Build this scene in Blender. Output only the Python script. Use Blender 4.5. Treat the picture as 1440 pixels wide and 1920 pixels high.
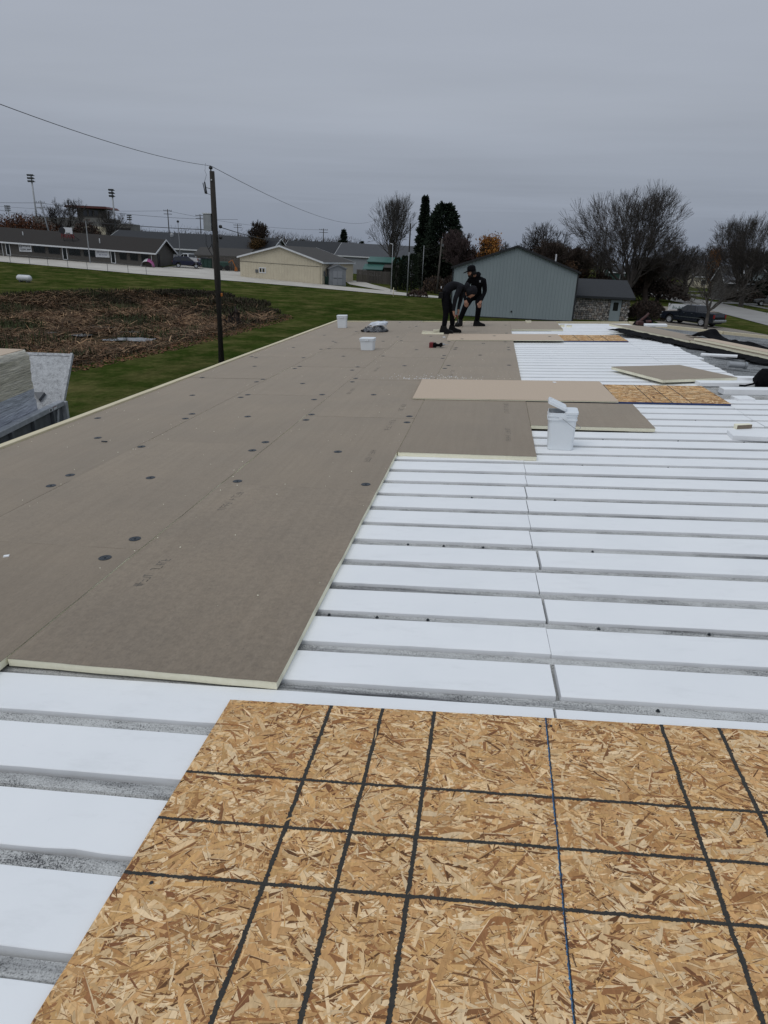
import bpy, bmesh, math, random
import numpy as np
from mathutils import Vector, Matrix, noise
random.seed(7); rng = np.random.default_rng(7)
PI = math.pi
scene = bpy.context.scene
for o in list(bpy.data.objects): bpy.data.objects.remove(o)
COL = scene.collection

# ---------------------------------------------------------------- camera
cam_d = bpy.data.cameras.new('camera'); cam = bpy.data.objects.new('camera', cam_d); COL.objects.link(cam)
cam_d.sensor_fit = 'HORIZONTAL'; cam_d.sensor_width = 36; cam_d.lens = 36 * 1247.286 / 1440
cam_d.clip_start = 0.05; cam_d.clip_end = 6000
yaw, pit, roll = math.radians(8.17), math.radians(21.046), math.radians(2.428)
f = Vector((-math.sin(yaw)*math.cos(pit), math.cos(yaw)*math.cos(pit), -math.sin(pit)))
r0 = Vector((math.cos(yaw), math.sin(yaw), 0)); u0 = r0.cross(f)
rr = math.cos(roll)*r0 + math.sin(roll)*u0; uu = -math.sin(roll)*r0 + math.cos(roll)*u0
M = Matrix((rr, uu, -f)).transposed().to_4x4(); M.translation = (0.721, -2.184, 1.63)
cam.matrix_world = M
scene.camera = cam
scene.render.resolution_x = 768; scene.render.resolution_y = 1024

# ---------------------------------------------------------------- world: overcast sky
SUN_EL, SUN_AZ = math.radians(58), math.radians(215)     # azimuth clockwise from +Y
w = bpy.data.worlds.new('World'); scene.world = w; w.use_nodes = True
nt = w.node_tree; nt.nodes.clear()
out = nt.nodes.new('ShaderNodeOutputWorld'); bg = nt.nodes.new('ShaderNodeBackground')
sky = nt.nodes.new('ShaderNodeTexSky'); sky.sky_type = 'NISHITA'; sky.sun_disc = False
sky.sun_elevation = SUN_EL; sky.sun_rotation = SUN_AZ; sky.air_density = 1; sky.dust_density = 3
tc = nt.nodes.new('ShaderNodeTexCoord'); sep = nt.nodes.new('ShaderNodeSeparateXYZ')
nt.links.new(tc.outputs['Generated'], sep.inputs[0])
ramp = nt.nodes.new('ShaderNodeValToRGB')               # cloud deck: darker and bluer towards the horizon
e = ramp.color_ramp.elements
e[0].position = 0.0; e[0].color = (2.25, 2.62, 3.32, 1)
e[1].position = 1.0; e[1].color = (5.3, 6.1, 7.0, 1)
for p_, c_ in ((0.065, (2.80, 3.14, 3.82)), (0.18, (3.74, 4.06, 4.66)), (0.35, (4.02, 4.34, 4.98)), (0.7, (4.9, 5.5, 6.3))): m_ = e.new(p_); m_.color = (*c_, 1)
nt.links.new(sep.outputs['Z'], ramp.inputs[0])
div = nt.nodes.new('ShaderNodeMath'); div.operation = 'MAXIMUM'; div.inputs[1].default_value = 0.06
nt.links.new(sep.outputs['Z'], div.inputs[0])
vdiv = nt.nodes.new('ShaderNodeVectorMath'); vdiv.operation = 'DIVIDE'
comb = nt.nodes.new('ShaderNodeCombineXYZ')
for i in range(3): nt.links.new(div.outputs[0], comb.inputs[i])
nt.links.new(tc.outputs['Generated'], vdiv.inputs[0]); nt.links.new(comb.outputs[0], vdiv.inputs[1])
mp = nt.nodes.new('ShaderNodeMapping'); mp.inputs['Scale'].default_value = (0.4, 0.85, 1); mp.inputs['Rotation'].default_value = (0, 0, 0.25)
nt.links.new(vdiv.outputs[0], mp.inputs[0])
nz = nt.nodes.new('ShaderNodeTexNoise'); nz.inputs['Scale'].default_value = 0.55; nz.inputs['Detail'].default_value = 6; nz.inputs['Roughness'].default_value = 0.55
nt.links.new(mp.outputs[0], nz.inputs['Vector'])
mr = nt.nodes.new('ShaderNodeMapRange'); mr.inputs[1].default_value = 0.25; mr.inputs[2].default_value = 0.75; mr.inputs[3].default_value = 0.92; mr.inputs[4].default_value = 1.08
nt.links.new(nz.outputs['Fac'], mr.inputs[0])
mul = nt.nodes.new('ShaderNodeVectorMath'); mul.operation = 'SCALE'
nt.links.new(ramp.outputs[0], mul.inputs[0]); nt.links.new(mr.outputs[0], mul.inputs['Scale'])
mix = nt.nodes.new('ShaderNodeMixRGB'); mix.inputs[0].default_value = 0.94
nt.links.new(sky.outputs[0], mix.inputs[1]); nt.links.new(mul.outputs[0], mix.inputs[2])
nt.links.new(mix.outputs[0], bg.inputs[0]); bg.inputs[1].default_value = 0.1
nt.links.new(bg.outputs[0], out.inputs[0])

# ---------------------------------------------------------------- sun behind the cloud
sd = bpy.data.lights.new('sun', 'SUN'); sd.energy = 0.8; sd.angle = math.radians(35); sd.color = (1, 0.98, 0.95)
so = bpy.data.objects.new('sun', sd); COL.objects.link(so)
sdir = Vector((math.sin(SUN_AZ)*math.cos(SUN_EL), math.cos(SUN_AZ)*math.cos(SUN_EL), math.sin(SUN_EL)))
so.rotation_euler = (-sdir).to_track_quat('-Z', 'Y').to_euler()

vs = scene.view_settings
vs.view_transform = 'Standard'; vs.look = 'None'; vs.exposure = 0.0; vs.gamma = 1.0; vs.use_curve_mapping = False

# ---------------------------------------------------------------- helpers
class MB:
    """collects polygons; build() links them as one mesh object"""
    def __init__(s): s.v = []; s.f = []; s.m = []; s.c = []
    def add(s, vs, fs, m=0, c=None):
        n = len(s.v); s.v += [tuple(p) for p in vs]
        for q in fs: s.f.append(tuple(n + i for i in q)); s.m.append(m); s.c.append(c)
        return s
    def quad(s, a, b, c, d, m=0, col=None): return s.add([a, b, c, d], [(0, 1, 2, 3)], m, col)
    def box(s, x0, x1, y0, y1, z0, z1, m=0, M=None, j=0.0, c=None):
        P = [Vector((x, y, z)) for z in (z0, z1) for y in (y0, y1) for x in (x0, x1)]
        if j: P = [p + Vector([random.uniform(-j, j) for _ in range(3)]) for p in P]
        if M is not None: P = [M @ p for p in P]
        return s.add(P, [(0, 2, 3, 1), (4, 5, 7, 6), (0, 1, 5, 4), (2, 6, 7, 3), (0, 4, 6, 2), (1, 3, 7, 5)], m, c)
    def cbox(s, x0, x1, y0, y1, z0, z1, b=0.01, m=0, M=None, c=None):
        """box with chamfered top edges"""
        P = [Vector(p) for p in [(x0, y0, z0), (x1, y0, z0), (x1, y1, z0), (x0, y1, z0),
             (x0, y0, z1-b), (x1, y0, z1-b), (x1, y1, z1-b), (x0, y1, z1-b),
             (x0+b, y0+b, z1), (x1-b, y0+b, z1), (x1-b, y1-b, z1), (x0+b, y1-b, z1)]]
        if M is not None: P = [M @ p for p in P]
        F = [(3, 2, 1, 0), (8, 9, 10, 11)]
        for i in range(4):
            k = (i+1) % 4; F += [(i, k, 4+k, 4+i), (4+i, 4+k, 8+k, 8+i)]
        return s.add(P, F, m, c)
    def prism(s, poly, a0, a1, axis='y', m=0, M=None, c=None):
        """poly in the other two axes, extruded from a0 to a1"""
        n = len(poly)
        def mk(p, a):
            return Vector({'y': (p[0], a, p[1]), 'x': (a, p[0], p[1]), 'z': (p[0], p[1], a)}[axis])
        P = [mk(p, a0) for p in poly] + [mk(p, a1) for p in poly]
        if M is not None: P = [M @ p for p in P]
        F = [tuple(range(n)), tuple(range(2*n-1, n-1, -1))] + [(i, i+n, (i+1) % n+n, (i+1) % n) for i in range(n)]
        return s.add(P, F, m, c)
    def tube(s, pts, r, n=6, m=0, cap=True, c=None):
        pts = [Vector(p) for p in pts]
        rs = r if isinstance(r, (list, tuple)) else [r]*len(pts)
        rings = []; up = Vector((0, 0, 1))
        for i, p in enumerate(pts):
            d = (pts[min(i+1, len(pts)-1)] - pts[max(i-1, 0)]).normalized()
            a = d.cross(up)
            if a.length < 1e-3: a = d.cross(Vector((0, 1, 0)))
            a.normalize(); b = d.cross(a)
            rings.append([p + (a*math.cos(2*PI*k/n) + b*math.sin(2*PI*k/n))*rs[i] for k in range(n)])
        V = [v for q in rings for v in q]; F = []
        for i in range(len(pts)-1):
            for k in range(n): F.append((i*n+k, i*n+(k+1) % n, (i+1)*n+(k+1) % n, (i+1)*n+k))
        if cap: F += [tuple(range(n-1, -1, -1)), tuple(range((len(pts)-1)*n, len(pts)*n))]
        return s.add(V, F, m, c)
    def lathe(s, prof, n=16, m=0, M=None, c=None):
        V = []; F = []
        for (r, z) in prof:
            for k in range(n): V.append(Vector((r*math.cos(2*PI*k/n), r*math.sin(2*PI*k/n), z)))
        for i in range(len(prof)-1):
            for k in range(n): F.append((i*n+k, i*n+(k+1) % n, (i+1)*n+(k+1) % n, (i+1)*n+k))
        F += [tuple(range(n-1, -1, -1)), tuple(range((len(prof)-1)*n, len(prof)*n))]
        if M is not None: V = [M @ v for v in V]
        return s.add(V, F, m, c)
    def mesh(s, name, mats, smooth=False):
        me = bpy.data.meshes.new(name); me.from_pydata(s.v, [], s.f)
        for q in (mats if isinstance(mats, (list, tuple)) else [mats]): me.materials.append(q)
        if any(s.m): me.polygons.foreach_set('material_index', s.m)
        if any(c is not None for c in s.c):
            at = me.color_attributes.new('Col', 'FLOAT_COLOR', 'CORNER')
            buf = np.ones((len(me.loops), 4), 'f4'); k = 0
            for q, c in zip(s.f, s.c):
                if c is not None: buf[k:k+len(q), :3] = c
                k += len(q)
            at.data.foreach_set('color', buf.ravel())
        if smooth: me.polygons.foreach_set('use_smooth', [True]*len(me.polygons))
        me.update(); return me
    def build(s, name, mats, parent=None, smooth=False, M=None):
        return link(name, s.mesh(name, mats, smooth), parent, M)

def link(name, me, parent=None, M=None):
    o = bpy.data.objects.new(name, me); COL.objects.link(o)
    if parent is not None: o.parent = parent
    if M is not None: o.matrix_local = M
    return o
def tag(o, label=None, cat=None, group=None, kind=None):
    if label: o['label'] = label
    if cat: o['category'] = cat
    if group: o['group'] = group
    if kind: o['kind'] = kind
    return o
def thing(name, label, cat, loc=(0, 0, 0), rz=0.0, group=None, M=None):
    o = bpy.data.objects.new(name, None); COL.objects.link(o); o.empty_display_size = 0.2
    if M is not None: o.matrix_local = M
    else: o.location = loc; o.rotation_euler = (0, 0, rz)
    return tag(o, label, cat, group)
def copy_tree(o, parent=None):
    c = o.copy(); COL.objects.link(c); c.parent = parent
    for ch in o.children: copy_tree(ch, c)
    return c
def np_mesh(name, V, F, mat, col=None, k=4):
    """big mesh from numpy arrays; F (n,k); col (n,3) per face"""
    V = np.asarray(V, 'f4'); F = np.asarray(F, 'i4'); n = len(F)
    me = bpy.data.meshes.new(name); me.vertices.add(len(V)); me.vertices.foreach_set('co', V.ravel())
    me.loops.add(n*k); me.loops.foreach_set('vertex_index', F.ravel())
    me.polygons.add(n); me.polygons.foreach_set('loop_start', np.arange(0, n*k, k, dtype='i4'))
    me.update(calc_edges=True)
    if col is not None:
        at = me.color_attributes.new('Col', 'FLOAT_COLOR', 'CORNER')
        c4 = np.ones((n, k, 4), 'f4'); c4[:, :, :3] = np.asarray(col, 'f4')[:, None, :]
        at.data.foreach_set('color', c4.ravel())
    me.materials.append(mat); return me
ORD = ['', 'first', 'second', 'third', 'fourth', 'fifth', 'sixth', 'seventh', 'eighth', 'ninth', 'tenth', 'eleventh', 'twelfth', 'thirteenth', 'fourteenth', 'fifteenth', 'sixteenth', 'seventeenth', 'eighteenth', 'nineteenth']
TENS = {20: 'twent', 30: 'thirt', 40: 'fort', 50: 'fift', 60: 'sixt'}
def ordinal(n):
    if n < 20: return ORD[n]
    t, u = n//10*10, n % 10
    return TENS[t] + ('ieth' if u == 0 else 'y-' + ORD[u])

# ---------------------------------------------------------------- materials
MATS = {}
def nodes_of(name):
    m = bpy.data.materials.new(name); m.use_nodes = True; MATS[name] = m
    return m, m.node_tree, m.node_tree.nodes['Principled BSDF']
def coords(nt, scale=(1, 1, 1), rnd=True, kind='Object'):
    tc = nt.nodes.new('ShaderNodeTexCoord'); mp = nt.nodes.new('ShaderNodeMapping')
    mp.inputs['Scale'].default_value = scale
    nt.links.new(tc.outputs[kind], mp.inputs[0])
    if rnd:
        oi = nt.nodes.new('ShaderNodeObjectInfo'); ml = nt.nodes.new('ShaderNodeMath'); ml.operation = 'MULTIPLY'; ml.inputs[1].default_value = 37.0
        nt.links.new(oi.outputs['Random'], ml.inputs[0]); nt.links.new(ml.outputs[0], mp.inputs['Location'])
    return mp.outputs[0]
def noise_n(nt, vec, scale, detail=4, rough=0.55):
    n = nt.nodes.new('ShaderNodeTexNoise'); n.inputs['Scale'].default_value = scale; n.inputs['Detail'].default_value = detail; n.inputs['Roughness'].default_value = rough
    nt.links.new(vec, n.inputs['Vector']); return n.outputs['Fac']
def ramp_n(nt, fac, stops):
    r = nt.nodes.new('ShaderNodeValToRGB'); e = r.color_ramp.elements
    e[0].position, e[0].color = stops[0][0], (*stops[0][1], 1); e[1].position, e[1].color = stops[-1][0], (*stops[-1][1], 1)
    for p, c in stops[1:-1]: q = e.new(p); q.color = (*c, 1)
    nt.links.new(fac, r.inputs[0]); return r.outputs[0]
def mix_n(nt, fac, a, b, mode='MIX'):
    m = nt.nodes.new('ShaderNodeMixRGB'); m.blend_type = mode
    for i, x in enumerate((fac, a, b)):
        if isinstance(x, (int, float)): m.inputs[i].default_value = x
        elif isinstance(x, tuple): m.inputs[i].default_value = (*x, 1)
        else: nt.links.new(x, m.inputs[i])
    return m.outputs[0]
def bump_n(nt, b, h, strength=0.3, dist=0.01):
    n = nt.nodes.new('ShaderNodeBump'); n.inputs['Strength'].default_value = strength; n.inputs['Distance'].default_value = dist
    nt.links.new(h, n.inputs['Height']); nt.links.new(n.outputs[0], b.inputs['Normal'])
def pm(name, c1, c2=None, scale=3.0, rough=0.7, bump=0.0, dist=0.01, stretch=(1, 1, 1), detail=5, spec=0.5, metal=0.0, rnd=True, vary=0.0, lo=0.3, hi=0.7):
    """plain principled material: two colours mixed by noise, optional bump and per-object variation"""
    m, nt, b = nodes_of(name)
    b.inputs['Roughness'].default_value = rough; b.inputs['Metallic'].default_value = metal; b.inputs['Specular IOR Level'].default_value = spec
    if c2 is None: c2 = tuple(x*0.8 for x in c1)
    v = coords(nt, stretch, rnd); n = noise_n(nt, v, scale, detail)
    col = ramp_n(nt, n, [(lo, c2), (hi, c1)])
    if vary:
        oi = nt.nodes.new('ShaderNodeObjectInfo'); mr = nt.nodes.new('ShaderNodeMapRange'); mr.inputs[3].default_value = 1-vary; mr.inputs[4].default_value = 1+vary
        nt.links.new(oi.outputs['Random'], mr.inputs[0])
        hs = nt.nodes.new('ShaderNodeHueSaturation'); nt.links.new(mr.outputs[0], hs.inputs['Value']); nt.links.new(col, hs.inputs['Color']); col = hs.outputs[0]
    nt.links.new(col, b.inputs['Base Color'])
    if bump: bump_n(nt, b, n, bump, dist)
    return m
def vm(name, rough=0.8, grain=0.0, gscale=60.0, stretch=(1, 1, 1), spec=0.3, bump=0.0):
    """colour from the mesh's own per-piece colour, with fine grain"""
    m, nt, b = nodes_of(name); b.inputs['Roughness'].default_value = rough; b.inputs['Specular IOR Level'].default_value = spec
    a = nt.nodes.new('ShaderNodeAttribute'); a.attribute_name = 'Col'; col = a.outputs['Color']
    if grain:
        v = coords(nt, stretch); n = noise_n(nt, v, gscale, 3)
        g = ramp_n(nt, n, [(0.25, (1-grain,)*3), (0.75, (1+grain*0.5,)*3)]); col = mix_n(nt, 1.0, col, g, 'MULTIPLY')
        if bump: bump_n(nt, b, n, bump, 0.002)
    nt.links.new(col, b.inputs['Base Color']); return m

# roof materials
def mk_metal_roof():
    m, nt, b = nodes_of('peeling_metal'); b.inputs['Roughness'].default_value = 0.6
    v = coords(nt, (1, 1, 1), True); vs_ = coords(nt, (0.35, 1, 1), True)
    bandv = coords(nt, (0.25, 7, 1), True); band = ramp_n(nt, noise_n(nt, bandv, 2.0, 4, 0.6), [(0.52, (1, 1, 1)), (0.62, (0.55, 0.55, 0.56)), (0.70, (0.16, 0.16, 0.17))])
    fine = noise_n(nt, v, 190, 3, 0.75); big = noise_n(nt, vs_, 3.2, 5, 0.6); mid = noise_n(nt, vs_, 22, 4, 0.6)
    a = mix_n(nt, 0.55, big, mid); a2 = mix_n(nt, 0.60, a, fine)
    col = ramp_n(nt, a2, [(0.385, (0.022, 0.022, 0.025)), (0.445, (0.18, 0.18, 0.178)), (0.48, (0.41, 0.405, 0.39)), (0.58, (0.58, 0.58, 0.565))])
    col = mix_n(nt, 1.0, col, band, 'MULTIPLY')
    nt.links.new(col, b.inputs['Base Color']); bump_n(nt, b, a2, 0.25, 0.003)
mk_metal_roof()
def mk_metal_old():
    m, nt, b = nodes_of('weathered_metal'); b.inputs['Roughness'].default_value = 0.65
    st = coords(nt, (0.12, 1, 1), True); v = coords(nt, (1, 1, 1), True)
    n1 = noise_n(nt, st, 9, 5, 0.7); n2 = noise_n(nt, v, 60, 4, 0.7); n3 = noise_n(nt, v, 1.6, 5, 0.6)
    a = mix_n(nt, 0.40, mix_n(nt, 0.5, n1, n3), n2)
    nt.links.new(ramp_n(nt, a, [(0.38, (0.05, 0.052, 0.055)), (0.46, (0.15, 0.155, 0.16)), (0.54, (0.27, 0.28, 0.285)), (0.64, (0.40, 0.41, 0.41))]), b.inputs['Base Color']); bump_n(nt, b, a, 0.3, 0.004)
mk_metal_old()
def mk_facer():
    m, nt, b = nodes_of('grey_facer'); b.inputs['Roughness'].default_value = 0.70; b.inputs['Specular IOR Level'].default_value = 0.25; b.inputs['Sheen Weight'].default_value = 0.55; b.inputs['Sheen Roughness'].default_value = 0.45; b.inputs['Sheen Tint'].default_value = (1, 0.84, 0.66, 1)
    v = coords(nt, (1, 1, 1)); st = coords(nt, (7, 0.35, 1)); fib = coords(nt, (1, 0.45, 1))
    n1 = noise_n(nt, st, 3.0, 6, 0.6); n2 = noise_n(nt, fib, 95, 4, 0.7); n3 = noise_n(nt, v, 1.4, 5, 0.6); n4 = noise_n(nt, v, 26, 6, 0.75); n5 = noise_n(nt, v, 75, 1, 0.5)
    c = ramp_n(nt, n1, [(0.3, (0.196, 0.158, 0.117)), (0.7, (0.228, 0.186, 0.140))])
    c = mix_n(nt, 1.0, c, ramp_n(nt, n2, [(0.3, (0.86,)*3), (0.7, (1.12,)*3)]), 'MULTIPLY')
    c = mix_n(nt, 1.0, c, ramp_n(nt, n3, [(0.3, (0.90, 0.90, 0.91)), (0.7, (1.08, 1.06, 1.04))]), 'MULTIPLY')
    c = mix_n(nt, 1.0, c, ramp_n(nt, n5, [(0.20, (0.55,)*3), (0.25, (1, 1, 1))]), 'MULTIPLY')
    oi = nt.nodes.new('ShaderNodeObjectInfo')
    dirt = ramp_n(nt, n4, [(0.32, (0.80, 0.80, 0.81)), (0.58, (1.04, 1.04, 1.04))])      # scuffed and dusty sheets, some more than others
    k = nt.nodes.new('ShaderNodeMath'); k.operation = 'POWER'; k.inputs[1].default_value = 2.2; nt.links.new(oi.outputs['Random'], k.inputs[0])
    c2 = mix_n(nt, 1.0, c, dirt, 'MULTIPLY'); c = mix_n(nt, k.outputs[0], c, c2)
    mr = nt.nodes.new('ShaderNodeMapRange'); mr.inputs[3].default_value = 0.93; mr.inputs[4].default_value = 1.07; nt.links.new(oi.outputs['Random'], mr.inputs[0])
    hs = nt.nodes.new('ShaderNodeHueSaturation'); nt.links.new(mr.outputs[0], hs.inputs['Value']); nt.links.new(c, hs.inputs['Color'])
    nt.links.new(hs.outputs[0], b.inputs['Base Color']); bump_n(nt, b, n2, 0.18, 0.002)
mk_facer()
def mk_foam():
    m, nt, b = nodes_of('white_foam'); b.inputs['Roughness'].default_value = 0.55; b.inputs['Specular IOR Level'].default_value = 0.3
    v = coords(nt, (1, 1, 1)); n1 = noise_n(nt, v, 2.2, 4); n2 = noise_n(nt, v, 260, 2); n3 = noise_n(nt, v, 30, 5, 0.75)
    c = ramp_n(nt, n1, [(0.3, (0.83, 0.84, 0.85)), (0.7, (0.88, 0.885, 0.89))])
    c = mix_n(nt, 1.0, c, ramp_n(nt, n3, [(0.22, (0.72, 0.73, 0.74)), (0.31, (1, 1, 1))]), 'MULTIPLY')
    c = mix_n(nt, 1.0, c, ramp_n(nt, noise_n(nt, coords(nt, (0.6, 1.6, 1)), 6, 6, 0.7), [(0.28, (0.935, 0.935, 0.935)), (0.46, (1, 1, 1))]), 'MULTIPLY')
    nt.links.new(c, b.inputs['Base Color']); bump_n(nt, b, n2, 0.12, 0.002)
mk_foam()
pm('foam_cut_edge', (0.90, 0.86, 0.68), (0.84, 0.80, 0.61), 40, 0.8, 0.3, 0.004)
pm('tan_facer', (0.56, 0.44, 0.325), (0.50, 0.39, 0.29), 60, 0.7, 0.12, 0.002, vary=0.03)
pm('plate_steel', (0.045, 0.055, 0.065), (0.025, 0.03, 0.035), 60, 0.38, 0.1, 0.001, metal=0.5)
pm('stamp_ink', (0.10, 0.092, 0.08), (0.14, 0.13, 0.115), 200, 0.8)
pm('edge_wood', (0.70, 0.62, 0.44), (0.60, 0.52, 0.35), 6, 0.75, 0.2, 0.004, stretch=(4, 0.4, 4), vary=0.06)
pm('marker_black', (0.022, 0.021, 0.018), (0.045, 0.04, 0.032), 90, 0.8)
pm('chalk_blue', (0.03, 0.17, 0.36), (0.05, 0.10, 0.18), 60, 0.9)
pm('blue_paint_edge', (0.02, 0.05, 0.16), (0.015, 0.03, 0.09), 30, 0.7)
vm('osb_strand', 0.75, 0.22, 130, (1, 0.3, 1), 0.25, 0.25)
pm('osb_core', (0.42, 0.25, 0.11), (0.28, 0.15, 0.06), 45, 0.85, 0.4, 0.004)
pm('pail_plastic', (0.80, 0.83, 0.85), (0.74, 0.78, 0.81), 4, 0.35, 0, spec=0.5)
pm('black_rubber', (0.005, 0.005, 0.006), (0.009, 0.009, 0.010), 9, 0.85, 0.5, 0.03, spec=0.06)
pm('dark_cloth', (0.009, 0.009, 0.011), (0.005, 0.005, 0.006), 18, 0.95, 0.3, 0.01, spec=0.05)
pm('dark_cloth_grey', (0.020, 0.020, 0.024), (0.012, 0.012, 0.014), 18, 0.95, 0.3, 0.01, spec=0.05)
pm('boot_leather', (0.008, 0.007, 0.007), (0.005, 0.005, 0.005), 30, 0.7, spec=0.2)
pm('worn_red', (0.075, 0.018, 0.015), (0.03, 0.012, 0.011), 12, 0.6)
pm('skin_tone', (0.36, 0.19, 0.125), (0.30, 0.15, 0.095), 25, 0.55)
pm('red_plastic', (0.20, 0.016, 0.02), (0.13, 0.010, 0.012), 20, 0.45)
pm('steel_grey', (0.35, 0.36, 0.37), (0.25, 0.26, 0.27), 20, 0.4, metal=0.6)
# background materials
pm('pole_wood', (0.040, 0.033, 0.027), (0.018, 0.015, 0.013), 5, 0.9, 0.5, 0.02, stretch=(8, 8, 0.6))
pm('wire_black', (0.02, 0.02, 0.022), None, 3, 0.6)
pm('galvanised', (0.36, 0.37, 0.38), (0.28, 0.29, 0.30), 4, 0.5, metal=0.3)
pm('white_trim', (0.70, 0.71, 0.72), (0.60, 0.61, 0.62), 2, 0.6)
pm('shingle_brown', (0.060, 0.054, 0.048), (0.040, 0.036, 0.033), 9, 0.9, 0.4, 0.03, vary=0.05)
pm('shingle_dark', (0.042, 0.037, 0.033), (0.030, 0.026, 0.024), 9, 0.9, 0.4, 0.03, spec=0.2)
pm('shingle_black', (0.030, 0.032, 0.036), (0.018, 0.019, 0.022), 7, 0.9, 0.4, 0.03)
pm('shingle_grey', (0.075, 0.078, 0.085), (0.050, 0.052, 0.058), 7, 0.9, 0.4, 0.03)
pm('siding_taupe', (0.088, 0.080, 0.070), (0.070, 0.064, 0.056), 2, 0.8)
pm('siding_cream', (0.58, 0.52, 0.39), (0.52, 0.46, 0.345), 1.2, 0.7)
pm('siding_blue', (0.27, 0.315, 0.325), (0.245, 0.288, 0.30), 0.7, 0.5, stretch=(1, 1, 0.25))
pm('siding_grey', (0.30, 0.31, 0.33), (0.26, 0.27, 0.29), 1, 0.75)
pm('dark_glass', (0.010, 0.012, 0.014), (0.016, 0.018, 0.020), 2, 0.08, spec=0.6)
pm('concrete', (0.20, 0.195, 0.185), (0.14, 0.135, 0.125), 0.5, 0.9)
pm('gravel', (0.52, 0.49, 0.44), (0.40, 0.37, 0.33), 0.35, 0.95, 0.5, 0.03, detail=9, rnd=False)
pm('asphalt', (0.30, 0.29, 0.275), (0.235, 0.225, 0.21), 0.22, 0.9, 0.3, 0.02, detail=9, rnd=False)
pm('driveway', (0.27, 0.235, 0.195), (0.22, 0.19, 0.155), 0.4, 0.9, 0.3, 0.02, detail=9, rnd=False)
pm('fence_wood', (0.105, 0.092, 0.080), (0.065, 0.057, 0.050), 4, 0.9, 0.3, 0.02, stretch=(5, 5, 0.5), vary=0.2)
pm('shed_grey', (0.24, 0.25, 0.27), (0.20, 0.21, 0.225), 3, 0.8)
pm('green_metal', (0.035, 0.115, 0.095), (0.028, 0.09, 0.075), 2, 0.45)
pm('red_roof', (0.12, 0.035, 0.03), (0.08, 0.025, 0.022), 3, 0.7)
pm('mortar', (0.10, 0.095, 0.09), (0.07, 0.067, 0.062), 20, 0.95)
vm('stone_face', 0.85, 0.3, 25, (1, 1, 1), 0.3, 0.3)
vm('bark', 0.9, 0.25, 6)
vm('leafage', 0.85, 0.0)
vm('reed', 0.9, 0.0)
pm('paint_dark', (0.010, 0.013, 0.022), (0.009, 0.012, 0.02), 2, 0.25, spec=0.6)
pm('paint_white', (0.62, 0.63, 0.64), (0.58, 0.59, 0.60), 2, 0.3)
pm('paint_navy', (0.012, 0.014, 0.04), None, 2, 0.25)
pm('paint_grey', (0.12, 0.125, 0.13), None, 2, 0.3)
pm('paint_green', (0.02, 0.06, 0.045), (0.015, 0.04, 0.03), 2, 0.6)
pm('tyre', (0.012, 0.012, 0.012), None, 30, 0.85)
pm('chrome', (0.55, 0.56, 0.57), (0.45, 0.46, 0.47), 5, 0.22, metal=0.9)
pm('alloy', (0.50, 0.51, 0.53), (0.40, 0.41, 0.43), 8, 0.35, metal=0.2)
pm('lamp_red', (0.30, 0.015, 0.012), None, 5, 0.3)
pm('lamp_clear', (0.55, 0.57, 0.58), None, 5, 0.2)
pm('sign_white', (0.66, 0.67, 0.69), (0.60, 0.61, 0.63), 3, 0.6)
pm('letter_red', (0.16, 0.012, 0.016), None, 5, 0.6)
pm('letter_black', (0.015, 0.015, 0.02), None, 5, 0.6)
pm('letter_violet', (0.18, 0.17, 0.30), None, 5, 0.6)
pm('letter_green', (0.02, 0.12, 0.09), None, 5, 0.6)
pm('pink_plastic', (0.45, 0.12, 0.30), (0.36, 0.09, 0.24), 3, 0.5)
pm('orange_plastic', (0.40, 0.13, 0.02), None, 3, 0.5)
pm('trailer_grey', (0.12, 0.128, 0.142), (0.075, 0.08, 0.09), 6, 0.55, 0.2, 0.01)
pm('trailer_rail', (0.42, 0.435, 0.46), (0.27, 0.28, 0.30), 9, 0.6, 0.3, 0.01)
def mk_worn_panel():
    m, nt, b = nodes_of('worn_panel'); b.inputs['Roughness'].default_value = 0.7
    v = coords(nt, (1, 1, 1)); n1 = noise_n(nt, v, 9, 6, 0.75); n2 = noise_n(nt, v, 55, 4, 0.75); a = mix_n(nt, 0.5, n1, n2)
    nt.links.new(ramp_n(nt, a, [(0.38, (0.16, 0.16, 0.165)), (0.46, (0.33, 0.335, 0.345)), (0.56, (0.50, 0.51, 0.52))]), b.inputs['Base Color']); bump_n(nt, b, a, 0.4, 0.006)
mk_worn_panel()
def mk_wrap():
    """milky stretch film over stacked boards"""
    m, nt, b = nodes_of('stretch_wrap'); b.inputs['Roughness'].default_value = 0.28; b.inputs['Specular IOR Level'].default_value = 0.6
    a = nt.nodes.new('ShaderNodeAttribute'); a.attribute_name = 'Col'
    v = coords(nt, (1.2, 1.2, 16)); n = noise_n(nt, v, 2.2, 5, 0.6)
    c = mix_n(nt, 1.0, a.outputs['Color'], ramp_n(nt, n, [(0.3, (0.55, 0.55, 0.58)), (0.65, (1.1, 1.1, 1.1))]), 'MULTIPLY')
    nt.links.new(c, b.inputs['Base Color']); bump_n(nt, b, n, 0.8, 0.03)
mk_wrap()
def mk_film():
    m, nt, b = nodes_of('clear_film'); b.inputs['Base Color'].default_value = (0.62, 0.65, 0.70, 1); b.inputs['Roughness'].default_value = 0.25
    v = coords(nt, (1, 1, 1)); n = noise_n(nt, v, 7, 5, 0.6)
    nt.links.new(ramp_n(nt, n, [(0.40, (0.02,)*3), (0.62, (0.28,)*3)]), b.inputs['Alpha']); bump_n(nt, b, n, 0.6, 0.03)
mk_film()
pm('milky_film', (0.74, 0.77, 0.82), (0.52, 0.55, 0.62), 9, 0.3, 0.8, 0.05)
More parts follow.
